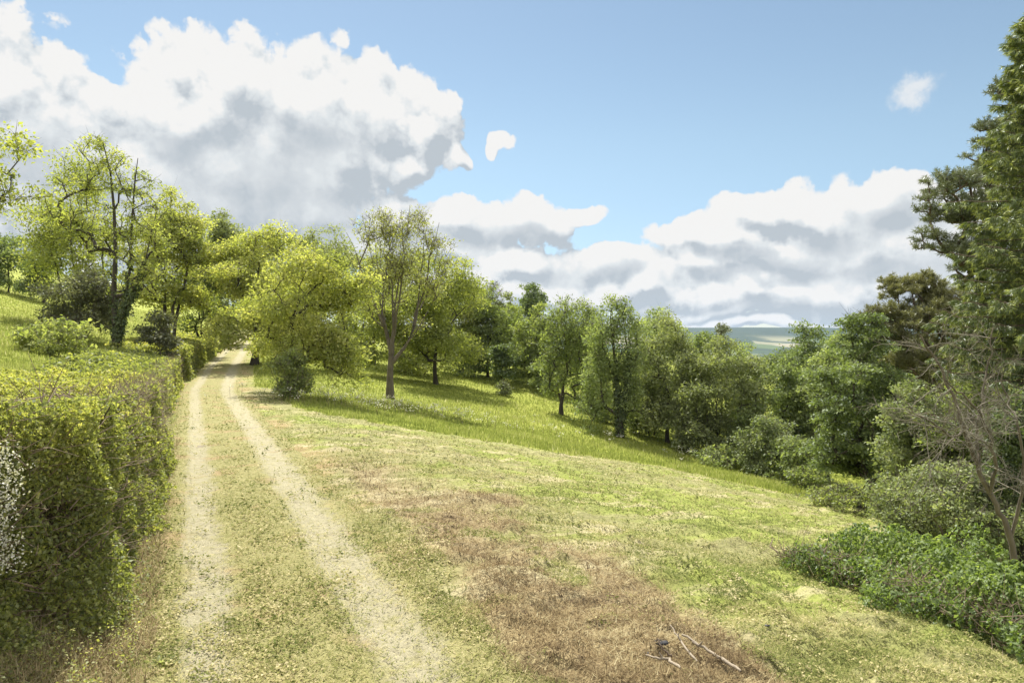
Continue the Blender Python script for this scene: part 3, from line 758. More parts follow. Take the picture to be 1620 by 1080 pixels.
std('willow_tree', 'broad rounded grey-green willow at the foot of the meadow', 1130, 45, 536, 1066, 1208, 716, OLIVE, BARKD, 86, ncl=240, dens=1.1, lob=15, size=0.34, nst=4, spread=0.5, tint_mid=0.5, twigs=7, r0=.13, group=G1)
std('willow_tree', 'low grey-green willow in front of the dark trunks of the tree belt', 1030, 49, 585, 985, 1075, 700, OLIVE, BARKD, 87, ncl=120, dens=1.0, nst=4, spread=0.5, tint_mid=0.45, group=G1)
std('pine_tree', 'little dark pine top showing above the broad rounded willow', 1140, 80, 508, 1122, 1162, 545, PINE, BARKD, 88, dens=0.5, ncl=50, lob=8, size=.4, group=G1)
std('oak_tree', 'green tree behind the broad rounded willow', 1100, 64, 530, 1060, 1150, 620, MID, BARKD, 89, dens=1.1, tint_mid=0.6, group=G1)
std('oak_tree', 'yellow-green tree between the broad rounded willow and the dark oak', 1180, 62, 540, 1140, 1215, 650, MID, BARKD, 90, dens=1.1, tint_mid=0.7, group=G1)
std('oak_tree', 'dark green oak with a high rounded top below the distant ridge', 1265, 56, 516, 1204, 1330, 660, DEEP, BARKD, 91, ncl=190, dens=1.1, lob=13, tint_mid=0.62, size=.36, group=G1)
std('oak_tree', 'mid-green tree in front of the dark oak', 1245, 44, 570, 1205, 1300, 690, MID, BARKD, 92, dens=1.1, tint_mid=0.4, group=G1)
std('oak_tree', 'light green tree between the dark oak and the glossy beech', 1310, 42, 555, 1270, 1352, 710, MID, BARKD, 93, dens=1.0, tint_mid=0.65, group=G1)
std('oak_tree', 'pale round-topped tree far down in the valley beside the dark oak', 1330, 90, 530, 1285, 1372, 590, MID, BARKD, 94, dens=1.1, tint_mid=0.7, group=G1)
# --- scrub along the lower edge of the mown field
G2 = 'bushes along the lower field edge'
std('bramble_bush', 'low spreading green bush where the meadow ends at the mown field', 1138, 40, 706, 1090, 1195, 764, MID, BARK, 95, cat='bush', ncl=90, nst=5, spread=.7, r0=0.04, tint_mid=0.6, group=G2)
std('sallow_bush', 'tall pale green bush beneath the mid-green tree', 1215, 39, 655, 1170, 1258, 752, SILVER, BARK, 96, cat='bush', ncl=110, nst=5, spread=.6, r0=0.07, tint_mid=0.3, group=G2)
std('sallow_bush', 'rounded dark green bush left of the glossy beech', 1268, 37, 690, 1215, 1325, 775, MID, BARK, 97, cat='bush', ncl=110, nst=5, spread=.6, r0=0.06, tint_mid=0.45, group=G2)
std('sallow_bush', 'small yellow-tinged round bush at the edge of the mown field', 1265, 33, 738, 1238, 1300, 795, LIME, BARK, 98, cat='bush', ncl=70, nst=5, spread=.6, r0=0.04, tint_mid=0.35, group=G2)
std('elder_bush', 'bright green leggy bush with thin upright stems beside the mown field', 1330, 24, 768, 1270, 1400, 868, LIME, BARK, 99, cat='bush', ncl=110, nst=10, spread=.8, r0=0.03, tint_mid=0.5, dens=0.75, group=G2)
std('beech_tree', 'dense dark glossy beech with leaves in flat drooping layers', 1362, 28, 494, 1274, 1452, 800, DEEP, BARKD, 101, ncl=270, dens=1.25, lob=15, size=0.34, flat=0.25, hang=0.35, tint_mid=0.55, tint_var=0.3, r0=0.2)
std('sallow_bush', 'large silvery green bush in front of the dark conifers', 1488, 17, 735, 1385, 1600, 900, SILVER, BARK, 102, cat='bush', ncl=190, nst=7, spread=.7, r0=0.05, tint_mid=0.42, lob=14, group=G2, Lk=0.9)
std('sallow_bush', 'pale green bush between the glossy beech and the bare dead tree', 1440, 22, 690, 1385, 1500, 860, SILVER, BARK, 103, cat='bush', ncl=130, nst=6, spread=.6, r0=0.05, tint_mid=0.3, group=G2)
std('hazel_bush', 'lime green leafy bush half hidden behind the bare dead tree', 1530, 20, 610, 1455, 1625, 800, LIME, BARK, 104, cat='bush', ncl=170, nst=6, spread=.6, r0=0.06, tint_mid=0.25, group=G2, dens=.8)
std('holly_bush', 'dark shadowy bush at the foot of the tall spruce', 1610, 17, 620, 1550, 1700, 900, DEEP, BARKD, 105, cat='bush', ncl=150, nst=4, r0=0.07, tint_mid=0.3, group=G2)

# --- undergrowth under the wood and fillers of the valley side
for q in (('leafy thicket under the yellow-green tree behind the half-bare tree', 665, 66, 540, 615, 720, YEL, .35),
          ('yellow-green thicket filling the gap left of the half-bare tree', 550, 58, 500, 505, 600, YEL, .3),
          ('dark thicket at the top corner of the meadow below the dark-trunked tree', 748, 71, 545, 712, 785, MID, .35),
          ('green thicket just behind the round dark bush in the meadow', 832, 70, 548, 800, 862, MID, .5),
          ('pale thicket at the foot of the slim-stemmed light green tree', 865, 64, 560, 838, 900, MID, .6),
          ('low willowy thicket between the leaning birch and the ivy-covered tree', 935, 57, 590, 902, 972, LIME, .25),
          ('shadowed thicket beneath the olive-leaved birch', 1022, 52, 620, 990, 1060, OLIVE, .3),
          ('small pale thicket at the foot of the ivy-covered tree', 962, 51.5, 630, 935, 992, LIME, .3),
          ('small olive thicket right of the ivy-covered tree', 1006, 49, 640, 984, 1032, MID, .4),
          ('leafy thicket on the field side of the broad rounded willow', 1100, 44.5, 640, 1062, 1150, OLIVE, .45),
          ('green thicket below the yellow-green tree by the dark oak', 1185, 43, 640, 1150, 1225, MID, .5)):
    std('hazel_thicket', q[0], q[1], q[2], q[3], q[4], q[5], 900, q[6], BARK, 300 + q[1], cat='bush', ncl=90, nst=5, spread=.7, r0=0.05, lob=8, tint_mid=q[7], group='thickets along the wood edge')
for q in (('tall mid-green tree behind the glossy beech', 1392, 46, 500, 1345, 1440, MID, .5), ('light green tree showing between the glossy beech and the rusty pine', 1432, 40, 520, 1395, 1485, MID, .7),
          ('dark green tree behind the bare dead tree', 1500, 38, 520, 1450, 1570, DEEP, .5), ('shaded tree between the two spruces', 1560, 33, 470, 1515, 1640, DEEP, .4)):
    std('oak_tree', q[0], q[1], q[2], q[3], q[4], q[5], 900, q[6], BARKD, 300 + q[1], dens=1.1, lob=12, tint_mid=q[7], group=G1)

std('hazel_bush', 'leafy pale bush below the rusty olive pine', 1455, 21, 600, 1388, 1510, 860, SILVER, BARK, 405, cat='bush', ncl=150, nst=6, spread=.6, r0=0.05, tint_mid=0.35, group=G2)
# --- conifers
def needles(rng, c, d, n_each, ln, wd, spread, tint, flat=0.0):
    idx = np.repeat(np.arange(len(c)), n_each); k = len(idx)
    v = unit(d[idx] * (1 - spread) + rnd_unit(rng, k) * spread + np.array([0, 0, -flat]))
    l = ln * rng.uniform(0.6, 1.25, k)
    return c[idx] + v * (l * 0.5)[:, None], v, rnd_unit(rng, k), l, np.full(k, wd), tint[idx] + rng.normal(size=k) * 0.1

def spruce(label, px, D, top, width, seed, group, low=0.06, lean=0.0, nl=1.0):
    rng = np.random.default_rng(seed)
    x, y, z = spot(px, D); H = zpx(top, D) - z
    root = empty('spruce_tree', (x, y, z)); tag(root, label, 'tree', group)
    W = Wood(); s = np.linspace(0, 1, 24)
    trunk = np.stack([lean * s * H + 0.05 * np.sin(9 * s), 0.05 * np.cos(7 * s), -0.3 + s * (H + 0.3)], -1)
    W.tube(trunk, 0.018 * H * (1 - 0.96 * s) + 0.01, 9)
    C = []; Dv = []; Tn = []
    hh = low * H
    while hh < H * 0.985:
        f = hh / H; ln = width * (1 - f) ** 0.72 * rng.uniform(0.8, 1.12) + 0.15
        nb = rng.integers(4, 7); a0 = rng.uniform(0, 6.28)
        for b in range(nb):
            an = a0 + b * 6.283 / nb + rng.uniform(-.3, .3); l = ln * rng.uniform(0.65, 1.15); m = max(5, int(l / 0.28))
            t = np.linspace(0, 1, m)
            dz = (-0.42 * t + 0.30 * t * t) * l * (1.25 - 0.9 * f) + 0.25 * f * l * t
            p = np.stack([math.cos(an) * l * t, math.sin(an) * l * t, dz], -1) + rng.normal(size=(m, 3)) * 0.03 * l * t[:, None] * np.array([1, 1, .6])
            p += np.array([lean * hh, 0, hh])
            W.tube(p, 0.030 * (1 - f * 0.6) * (1 - 0.85 * t) * (0.5 + l / width * 0.5) + 0.004, 4)
            # side shoots, hanging more on the older boughs
            ns = int(l * 15 * nl) + 4
            tt = rng.uniform(0.12, 1, ns) ** 0.8
            q = np.stack([np.interp(tt, t, p[:, k]) for k in range(3)], -1)
            side = np.array([-math.sin(an), math.cos(an), 0]) * rng.choice([-1, 1], ns)[:, None]
            fw = np.array([math.cos(an), math.sin(an), 0])
            hangd = (0.25 + 1.15 * (1 - f)) * rng.uniform(0.3, 1.2, ns)
            d = unit(side * rng.uniform(.3, 1, ns)[:, None] + fw * rng.uniform(.2, .8, ns)[:, None] + np.array([0, 0, -1.0]) * hangd[:, None])
            sl = rng.uniform(0.2, 0.55, ns) * (0.6 + 0.6 * (1 - f)) * (1.15 - 0.5 * tt)
            W.sticks(q, q + d * sl[:, None], 0.006, 0.003)
            for u_ in (0.15, 0.45, 0.75, 1.0):
                C.append(q + d * (sl * u_)[:, None]); Dv.append(d); Tn.append(0.30 + 0.5 * (u_ > 0.9) * (rng.random(ns) < 0.6) + rng.normal(size=ns) * 0.08 + 0.12 * f)
        hh += rng.uniform(0.28, 0.42) * (1.05 - 0.45 * f)
    W.build('trunk', BARKR, root)
    C, Dv, Tn = np.concatenate(C), np.concatenate(Dv), np.concatenate(Tn)
    cc, v, nr, l, wd, tn = needles(rng, C, Dv, 8, 0.17, 0.017, 0.50, Tn, 0.30)
    leaves_obj('crown', SPRUCE, root, cc, v, nr, l, wd, tn, 0.0)
    return root
G3 = 'conifers at the edge of the field'
spruce('tall dark spruce with drooping fresh-tipped boughs towering above the other conifers', 1642, 19.5, 5, 3.3, 111, G3, nl=1.5)
spruce('shorter dark spruce with hanging grey-green shoots behind the silvery bush', 1585, 22.5, 300, 3.0, 112, G3, nl=1.2)

def pine(label, px, D, top, blobs, stempts, seed, mat, ncl, group, per=34, ln=0.15, r0=0.17):
    rng = np.random.default_rng(seed)
    x, y, z = spot(px, D); s = D / 1080
    h = lambda py: zpx(py, D) - z
    root = empty('pine_tree', (x, y, z)); tag(root, label, 'tree', group)
    st = [np.array([[0, 0, -.3]] + [[(a - px) * s, 0.04 * k, h(b)] for k, (a, b) in enumerate(stempts)])]
    bl = [((a - px) * s, yy, h(b), ra * s, ra * s, rb * s) for (a, b, ra, rb, yy) in blobs]
    tg = crown_targets(rng, bl, ncl, 0.85)
    P_, par, ch, cnt = grow(rng, st, tg, 0.13, 0.02, 0.02)
    W = Wood(); rad = np.maximum(r0 * (cnt / cnt.max()) ** 0.5, 0.008)
    for ci, c in enumerate(ch):
        r = rad[c].copy()
        if ci: r[0] = min(r[0], r[1] * 1.3)
        W.tube(P_[c], r, 8 if ci == 0 else 4)
    n = len(tg) * 7
    base = np.repeat(tg, 7, 0); d = rnd_unit(rng, n); d[:, 2] = np.abs(d[:, 2]) * 0.8 + 0.15; d = unit(d); sl = rng.uniform(.18, .42, n)
    q = base + d * sl[:, None]
    W.sticks(base, q, 0.007, 0.004)
    W.build('trunk', BARKR, root)
    C = np.concatenate([base + d * (sl * u_)[:, None] for u_ in (0.35, 0.6, 0.8, 1.0)]); Dv = np.tile(d, (4, 1)); tn = np.tile(0.45 + 0.3 * (rng.random(len(tg)).repeat(7) - .5), 4)
    cc, v, nr, l, wd, tn = needles(rng, C, Dv, per // 3, ln, 0.020, 0.6, tn)
    leaves_obj('crown', mat, root, cc, v, nr, l, wd, tn, 0.0)
pine('grey-green pine reaching long upswept boughs out over the valley beside the tall spruce', 1560, 23, 275,
     [(1500, 300, 40, 22, 0), (1470, 325, 30, 16, 0), (1455, 385, 30, 16, -.3), (1490, 400, 36, 14, -.3), (1520, 350, 40, 40, .3), (1540, 290, 34, 26, 0), (1560, 400, 50, 30, .5), (1520, 430, 44, 14, -.4), (1590, 330, 44, 60, .8), (1600, 250, 40, 50, .8), (1480, 350, 24, 10, 0)],
     [(1562, 700), (1560, 560), (1556, 460), (1552, 400), (1545, 330), (1540, 285)], 121, PINE, 170, G3)
pine('rusty olive pine with a spreading rounded head above the glossy beech', 1455, 30, 430,
     [(1420, 465, 30, 26, 0), (1450, 455, 40, 30, .5), (1490, 470, 40, 28, 0), (1400, 505, 36, 20, -.5), (1440, 520, 50, 24, -.8), (1500, 530, 50, 34, -.5), (1470, 580, 60, 30, -.8), (1530, 500, 40, 40, .5), (1420, 545, 34, 18, -.8), (1390, 530, 30, 16, -.6), (1470, 500, 60, 30, -.4), (1510, 570, 50, 34, -.4), (1430, 580, 44, 22, -.6), (1500, 620, 60, 36, -.5)],
     [(1458, 700), (1460, 620), (1458, 560), (1452, 500), (1446, 460)], 122, PINEB, 520, G3, per=50)
pine('dark pine top standing high behind the tall spruce', 1612, 24, 45,
     [(1612, 80, 24, 34, 0), (1590, 150, 32, 30, 0), (1620, 150, 34, 40, 0), (1580, 215, 34, 30, -.2), (1625, 230, 50, 60, 0), (1560, 290, 30, 24, -.3)],
     [(1625, 700), (1628, 500), (1626, 300), (1620, 180), (1612, 90)], 123, PINE, 110, G3)

# --- bare dead tree in front of the conifers
def dead_tree(label, px, D, limbs, seed, group, ntw=16):
    rng = np.random.default_rng(seed)
    x, y, z = spot(px, D); s = D / 1080; h = lambda py: zpx(py, D) - z
    root = empty('dead_tree', (x, y, z)); tag(root, label, 'tree', group)
    W = Wood(); W2 = Wood()
    for k, (r0, pts) in enumerate(limbs):
        p = np.array([[(a - px) * s, yy, h(b)] for a, b, yy in pts]); 
        if k == 0: p[0, 2] = -0.3
        t = np.linspace(0, 1, len(p)); tt = np.linspace(0, 1, len(p) * 4)
        q = np.stack([np.interp(tt, t, p[:, j]) for j in range(3)], -1); q[1:] += rng.normal(size=(len(tt) - 1, 3)) * 0.02
        W.tube(q, r0 * (1 - 0.8 * tt) + 0.005, 7)
        for level in range(1):
            n = ntw
            for b in range(n):
                i = int(rng.uniform(0.25, 1) * (len(q) - 1)); dirr = unit(q[min(i + 1, len(q) - 1)] - q[i - 1])
                d = unit(dirr * 0.6 + rnd_unit(rng, 1)[0] * 0.9); l = rng.uniform(0.5, 1.5)
                m = 7; u_ = np.linspace(0, 1, m)[:, None]
                br = q[i] + d * l * u_ + np.cumsum(rng.normal(size=(m, 3)) * 0.045, 0) * u_ - np.array([0, 0, 0.25]) * l * u_ ** 2
                W2.tube(br, 0.009 * (1 - 0.8 * u_[:, 0]) + 0.0025, 4)
                nt = 12; ii = rng.integers(1, m, nt); e = br[ii]; dd = unit(d * 0.7 + rnd_unit(rng, nt)); ll = rng.uniform(.12, .5, nt)
                e2 = e + dd * ll[:, None]
                W2.sticks(e, e2, 0.0045, 0.002)
                e3 = e + dd * (ll * 0.5)[:, None]; dd3 = unit(dd + rnd_unit(rng, nt)); W2.sticks(e3, e3 + dd3 * (ll * .6)[:, None], 0.003, 0.0015)
    W.build('trunk', BARK, root); W2.build('twigs', BARKT, root)
dead_tree('bare dead tree with a leaning forked trunk and pale tangled twigs before the conifers', 1618, 13.5,
          [(0.06, [(1618, 905, 0), (1600, 850, 0), (1575, 800, 0), (1548, 745, 0), (1530, 680, .1), (1512, 620, .1), (1490, 570, .2), (1465, 530, .2)]),
           (0.034, [(1566, 780, 0), (1560, 730, -.3), (1540, 680, -.4), (1520, 650, -.6), (1480, 615, -.7), (1455, 600, -.8)]),
           (0.03, [(1548, 745, 0), (1560, 690, .3), (1575, 640, .4), (1590, 580, .5), (1600, 520, .5)]),
           (0.03, [(1600, 850, 0), (1610, 760, -.2), (1600, 700, -.3), (1580, 650, -.4), (1560, 590, -.4)]),
           (0.022, [(1530, 680, .1), (1500, 690, -.2), (1450, 660, -.3), (1420, 640, -.3)])], 131, G3, 15)

# ------------------------------------------------------------------ hedges
HEDGE_A = leaf_mat('leaf_hedge', (0.13, 0.15, 0.055), (0.31, 0.325, 0.10), (0.55, 0.50, 0.18), 1.08, 0.48, 0.03, 0.6)
HEDGE_B = leaf_mat('leaf_nettle', (0.09, 0.13, 0.04), (0.18, 0.24, 0.07), (0.31, 0.36, 0.12), 1.0, 0.48, 0.03, 0.6)
PETAL = leaf_mat('petal_white', (0.55, 0.53, 0.42), (0.70, 0.68, 0.58), (0.80, 0.78, 0.70), 0.5, 0.3, 0.02)
TWIG = bark_mat('twig_brown', (0.10, 0.07, 0.045), (0.30, 0.23, 0.155), 20)
CORE_SHADE, _g, _o = new_mat('hedge_core_shade')  # dark twig brown, painted to stand in for shade inside the hedge
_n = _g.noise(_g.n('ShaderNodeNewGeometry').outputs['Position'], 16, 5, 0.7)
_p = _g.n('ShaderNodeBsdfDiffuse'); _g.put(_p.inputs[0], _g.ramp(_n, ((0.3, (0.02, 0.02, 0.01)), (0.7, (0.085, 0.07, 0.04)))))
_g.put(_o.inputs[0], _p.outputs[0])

def polyline(pts, step):
    pts = np.asarray(pts, float); L = np.r_[0, np.cumsum(np.linalg.norm(np.diff(pts[:, :2], axis=0), axis=1))]
    s = np.arange(0, L[-1], step)
    return s, np.stack([np.interp(s, L, pts[:, k]) for k in range(pts.shape[1])], -1), L[-1]

def hedge(name, label, cat, pts, width, mat, seed, leaf0, leafk, lai, rough=0.30, twn=4000, crest=0.0, group=None, core=True, brown=0.0, side=-1, tint_top=0.2, foot=0.05, gaps=0.0, tw_len=(0.15, 0.5), ends=True):
    """pts: front foot line x, y, top z. The hedge lies `width` to one side of that line."""
    rng = np.random.default_rng(seed)
    s, Q, Ltot = polyline(pts, 0.1)
    tan = unit(np.gradient(Q[:, :2], axis=0)); nrm = np.stack([-tan[:, 1], tan[:, 0]], -1) * (-side)     # points into the hedge
    root = empty(name, (0, 0, 0)); tag(root, label, cat, group)
    def at(sv, wv):
        i = np.clip((sv / 0.1).astype(int), 0, len(Q) - 1)
        x = Q[i, 0] + nrm[i, 0] * wv; y = Q[i, 1] + nrm[i, 1] * wv
        return x, y, Q[i, 2] + crest * wv, i
    depth0 = np.hypot(Q[:, 0], Q[:, 1])
    cs = []; ax = []; nr = []; Ls = []; tn = []
    def add(kind, area, n):
        sv = rng.random(n) * Ltot
        i = np.clip((sv / 0.1).astype(int), 0, len(Q) - 1)
        # thin the far end: leaves there are drawn larger
        Lf = leaf0 + leafk * depth0[i]
        keep = rng.random(n) < (Lf.min() / Lf) ** 2
        sv = sv[keep]; n = len(sv)
        e = rng.exponential(0.16, n)
        if kind == 'front':
            u = rng.random(n); x, y, top, i = at(sv, np.zeros(n)); g0 = T(x, y)
            z = g0 + foot + u * (top - g0 - foot)
            bul = rough * 2 * (fbm(sv / 0.55, z / 0.5, seed + 1) - 0.5) + 0.35 * (fbm(sv / 2.2, z / 1.2, seed + 2) - 0.5) + 0.25 * (u - 0.35) ** 2 - 0.45 * np.exp(-u / 0.13) * fbm(sv / 0.5, sv * 0 + 1.5, seed + 4)
            wv = bul + e
            gate = fbm(sv / 0.42, z / 0.42, seed + 3)
            out = -nrm[i]; o3 = np.stack([out[:, 0], out[:, 1], np.full(n, 0.35)], -1)
        elif kind == 'top':
            wv = rng.random(n) * width; x, y, top, i = at(sv, wv)
            z = top + rough * 1.6 * (fbm(x / 0.6, y / 0.6, seed + 5) - 0.5) + 0.4 * (fbm(x / 2.2, y / 2.2, seed + 6) - 0.5) - e * 0.8 - 0.25 * np.exp(-wv / 0.25)
            gate = fbm(x / 0.45, y / 0.45, seed + 7); o3 = np.tile([0.0, 0, 1.0], (n, 1))
        else:
            wv = rng.random(n) * width; sv = np.where(kind == 'end0', 0.0, Ltot) + (e if kind == 'end0' else -e) * 1.0
            x, y, top, i = at(np.clip(sv, 0, Ltot - 0.01), wv); g0 = T(x, y); z = g0 + rng.random(n) * np.maximum(top - g0, 0.1)
            gate = fbm(wv / 0.45, z / 0.45, seed + 9); o3 = np.tile([0, 1.0 if kind == 'end1' else -1.0, 0.3], (n, 1))
        if kind == 'front': x, y, _, i = at(sv, wv)
        ok = gate > (0.30 + gaps * (0.6 if kind == 'front' else 0.2)) * rng.uniform(0.75, 1.15, n)
        c = np.stack([x, y, z], -1)[ok]; k = len(c)
        cs.append(c); nr.append(unit(o3[ok] * 0.35 + np.array([-0.15, 0.2, 0.55]) + rng.normal(size=(k, 3)) * 0.7)); ax.append(unit(rng.normal(size=(k, 3)) + np.array([0, 0, 0.25])))
        Ls.append((leaf0 + leafk * np.hypot(c[:, 0], c[:, 1])) * rng.uniform(0.6, 1.35, k))
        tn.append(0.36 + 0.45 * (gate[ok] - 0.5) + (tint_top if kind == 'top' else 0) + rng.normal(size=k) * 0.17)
    Lm = leaf0 + leafk * depth0.min(); la = Lm * Lm * 0.32
    hm = float(np.mean(Q[:, 2] - T(Q[:, 0], Q[:, 1])))
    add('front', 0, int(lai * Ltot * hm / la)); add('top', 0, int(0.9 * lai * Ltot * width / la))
    if ends:
        add('end1', 0, int(lai * width * hm / la * 0.4)); add('end0', 0, int(lai * width * hm / la * 0.4))
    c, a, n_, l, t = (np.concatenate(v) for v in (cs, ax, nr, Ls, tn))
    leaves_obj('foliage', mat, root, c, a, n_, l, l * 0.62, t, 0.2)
    # twigs in and through the face
    W = Wood(); n = twn
    sv = rng.random(n) * Ltot; wv = rng.uniform(-0.02, 0.55, n); x, y, top, i = at(sv, wv); g0 = T(x, y); z = g0 + rng.random(n) * (top - g0)
    d = rng.normal(size=(n, 3)); d[:, 2] = np.abs(d[:, 2]) * 0.7; d = unit(d); l = rng.uniform(*tw_len, n)
    p = np.stack([x, y, z], -1); mid = p + d * (l * .5)[:, None]; d2 = unit(d + rng.normal(size=(n, 3)) * 0.4)
    W.sticks(p, mid, 0.006 * rng.uniform(.5, 1.4, n), 0.004); W.sticks(mid, mid + d2 * (l * .5)[:, None], 0.004, 0.002)
    for k in range(int(Ltot * 2.2)):
        s0 = rng.uniform(0, Ltot); xx, yy, tt, i = at(np.array([s0]), np.array([rng.uniform(.25, .8)]))
        g0 = float(T(xx[0], yy[0])); m = 6; u = np.linspace(0, 1, m)
        q = np.stack([xx[0] + 0.25 * np.cumsum(rng.normal(size=m)) * u * .5, yy[0] + .25 * np.cumsum(rng.normal(size=m)) * u * .5, g0 - .1 + u * (tt[0] - g0)], -1)
        W.tube(q, 0.025 * (1 - .7 * u), 5)
    W.build('branches', TWIG, root)
    if core:  # added opaque filler sheet, its dark colour makes the gaps look shaded
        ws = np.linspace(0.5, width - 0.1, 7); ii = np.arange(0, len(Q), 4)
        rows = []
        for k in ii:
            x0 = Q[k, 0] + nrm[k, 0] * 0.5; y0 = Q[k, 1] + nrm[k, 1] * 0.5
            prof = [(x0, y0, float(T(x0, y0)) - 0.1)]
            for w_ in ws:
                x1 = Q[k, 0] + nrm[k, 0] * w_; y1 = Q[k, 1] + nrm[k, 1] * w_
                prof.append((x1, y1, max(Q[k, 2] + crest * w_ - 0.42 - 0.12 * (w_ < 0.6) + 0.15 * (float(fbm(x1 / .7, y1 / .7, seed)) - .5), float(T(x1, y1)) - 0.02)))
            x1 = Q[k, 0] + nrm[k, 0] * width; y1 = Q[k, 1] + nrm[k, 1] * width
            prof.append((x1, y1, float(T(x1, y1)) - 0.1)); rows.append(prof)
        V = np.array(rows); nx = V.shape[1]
        link('shade_core', make_mesh('shade_core', V.reshape(-1, 3), grid_faces(nx, len(rows)), 4, CORE_SHADE), root)
    return root

near_hedge = hedge('hedge', 'thick trimmed leafy hedge with brown twigs showing along the near side of the lane', 'hedge',
      [(-4.1, 2.4, 2.3), (-3.85, 4.4, 2.3), (-3.85, 5.6, 2.27), (-3.95, 6.5, 2.22), (-4.65, 8.25, 2.1), (-7.3, 14.1, 1.9), (-9.7, 18.8, 1.78)], 3.5, HEDGE_A, 201, 0.024, 0.0024, 3.6, twn=6000, crest=0.03, gaps=0.0)
rng = np.random.default_rng(5)
bc = []; 
for k in range(9):
    q = np.array([-3.74 + rng.uniform(-.06, .05), 5.02 + rng.uniform(-.06, .06), 1.15 + .10 * k]); bc.append(q + rng.normal(size=(110, 3)) * 0.055)
bc = np.concatenate(bc); k = len(bc)
leaves_obj('blossom', PETAL, near_hedge, bc, rnd_unit(rng, k), rnd_unit(rng, k), 0.020 * rng.uniform(.6, 1.3, k), 0.016, rng.random(k), 0.2)
def lane_left(y, off=1.75): return (float(xc(y)) - off, y)
hedge('hedge', 'flat-topped clipped hedge on the bank further up the lane', 'hedge',
      [(*lane_left(y), float(zt(y)) + h) for y, h in ((43, 2.15), (50, 2.0), (58, 1.9), (66, 1.7), (78, 1.7), (92, 1.7))], 4.5, HEDGE_A, 202, 0.05, 0.0026, 3.0, twn=1500, crest=0.05, gaps=0.05, rough=0.3, tw_len=(.2, .6))
hedge('scrub_patch', 'low grey-brown scrub on the bank between the two hedges', 'scrub',
      [(-10.6, 20.0, 1.45), (-13.2, 26, 1.65), (-16.4, 33, 1.75), (-20.6, 42.5, 1.9)], 3.2, HEDGE_A, 203, 0.05, 0.0030, 2.4, twn=4000, crest=0.16, gaps=0.2, rough=0.35, tint_top=-.1)
_fr = [ground_at(*p) for p in ((1232, 893), (1290, 915), (1400, 962), (1500, 1000), (1620, 1042), (1760, 1090))]
hedge('bramble_hedge', 'low bank of bright green nettles and brambles along the bottom corner of the mown field', 'hedge',
      [(x, y, z + h) for (x, y, z), h in zip(_fr, (0.22, 0.36, 0.40, 0.38, 0.38, 0.38))], 2.6, HEDGE_B, 204, 0.034, 0.0026, 3.0, twn=500, crest=0.0, gaps=0.04, rough=0.8, tint_top=0.12, tw_len=(.2, .6))

# ------------------------------------------------------------------ grasses
def blade_mat(name, stops, tshare=0.35):
    m, g, out = new_mat(name)
    col = g.ramp(g.attr('tint'), stops)
    d = g.n('ShaderNodeBsdfDiffuse'); g.put(d.inputs[0], col); t = g.n('ShaderNodeBsdfTranslucent'); g.put(t.inputs[0], col)
    mx = g.n('ShaderNodeMixShader'); g.put(mx.inputs[0], tshare); g.put(mx.inputs[1], d.outputs[0]); g.put(mx.inputs[2], t.outputs[0])
    g.put(out.inputs[0], mx.outputs[0]); return m
M_MOWN = blade_mat('blade_mown', ((0.0, (0.11, 0.14, 0.04)), (0.35, (0.26, 0.27, 0.09)), (0.6, (0.43, 0.39, 0.18)), (1.0, (0.62, 0.54, 0.33))))
M_DEAD = blade_mat('blade_dead', ((0.0, (0.09, 0.065, 0.04)), (0.4, (0.26, 0.195, 0.105)), (0.7, (0.43, 0.35, 0.195)), (1.0, (0.56, 0.50, 0.31))))
M_LONG = blade_mat('blade_long', ((0.0, (0.14, 0.18, 0.04)), (0.5, (0.29, 0.33, 0.075)), (0.85, (0.42, 0.43, 0.14)), (1.0, (0.56, 0.53, 0.28))), 0.5)

def scatter(rng, n, y0, y1, pw, margin=1.0):
    """places spread over the ground, denser where it is near"""
    u = rng.random(n); a = 1 - pw
    y = (y0 ** a + u * (y1 ** a - y0 ** a)) ** (1 / a)
    x = (rng.random(n) * 2 - 1) * (0.80 * y + margin)
    return x, y
def blades(name, label, mat, x, y, z, ln, wd, lean, tint, rng, group=None, comb=None):
    n = len(x); an = rng.random(n) * 6.283 if comb is None else comb
    d = np.stack([np.cos(an) * lean, np.sin(an) * lean, np.sqrt(np.maximum(1 - lean ** 2, 0.0)) + 0.02], -1)
    s = np.stack([-np.sin(an), np.cos(an), rng.normal(size=n) * 0.2], -1)
    p = np.stack([x, y, z], -1)
    v = np.stack([p - s * (wd * .5)[:, None], p + s * (wd * .5)[:, None], p + d * ln[:, None]], 1)
    o = link(name, make_mesh(name, v.reshape(-1, 3), np.arange(3 * n).reshape(-1, 3), 3, mat, {'tint': np.repeat(np.clip(tint, 0, 1), 3)}))
    tag(o, label, None, None, 'stuff'); return o
rng = np.random.default_rng(9)
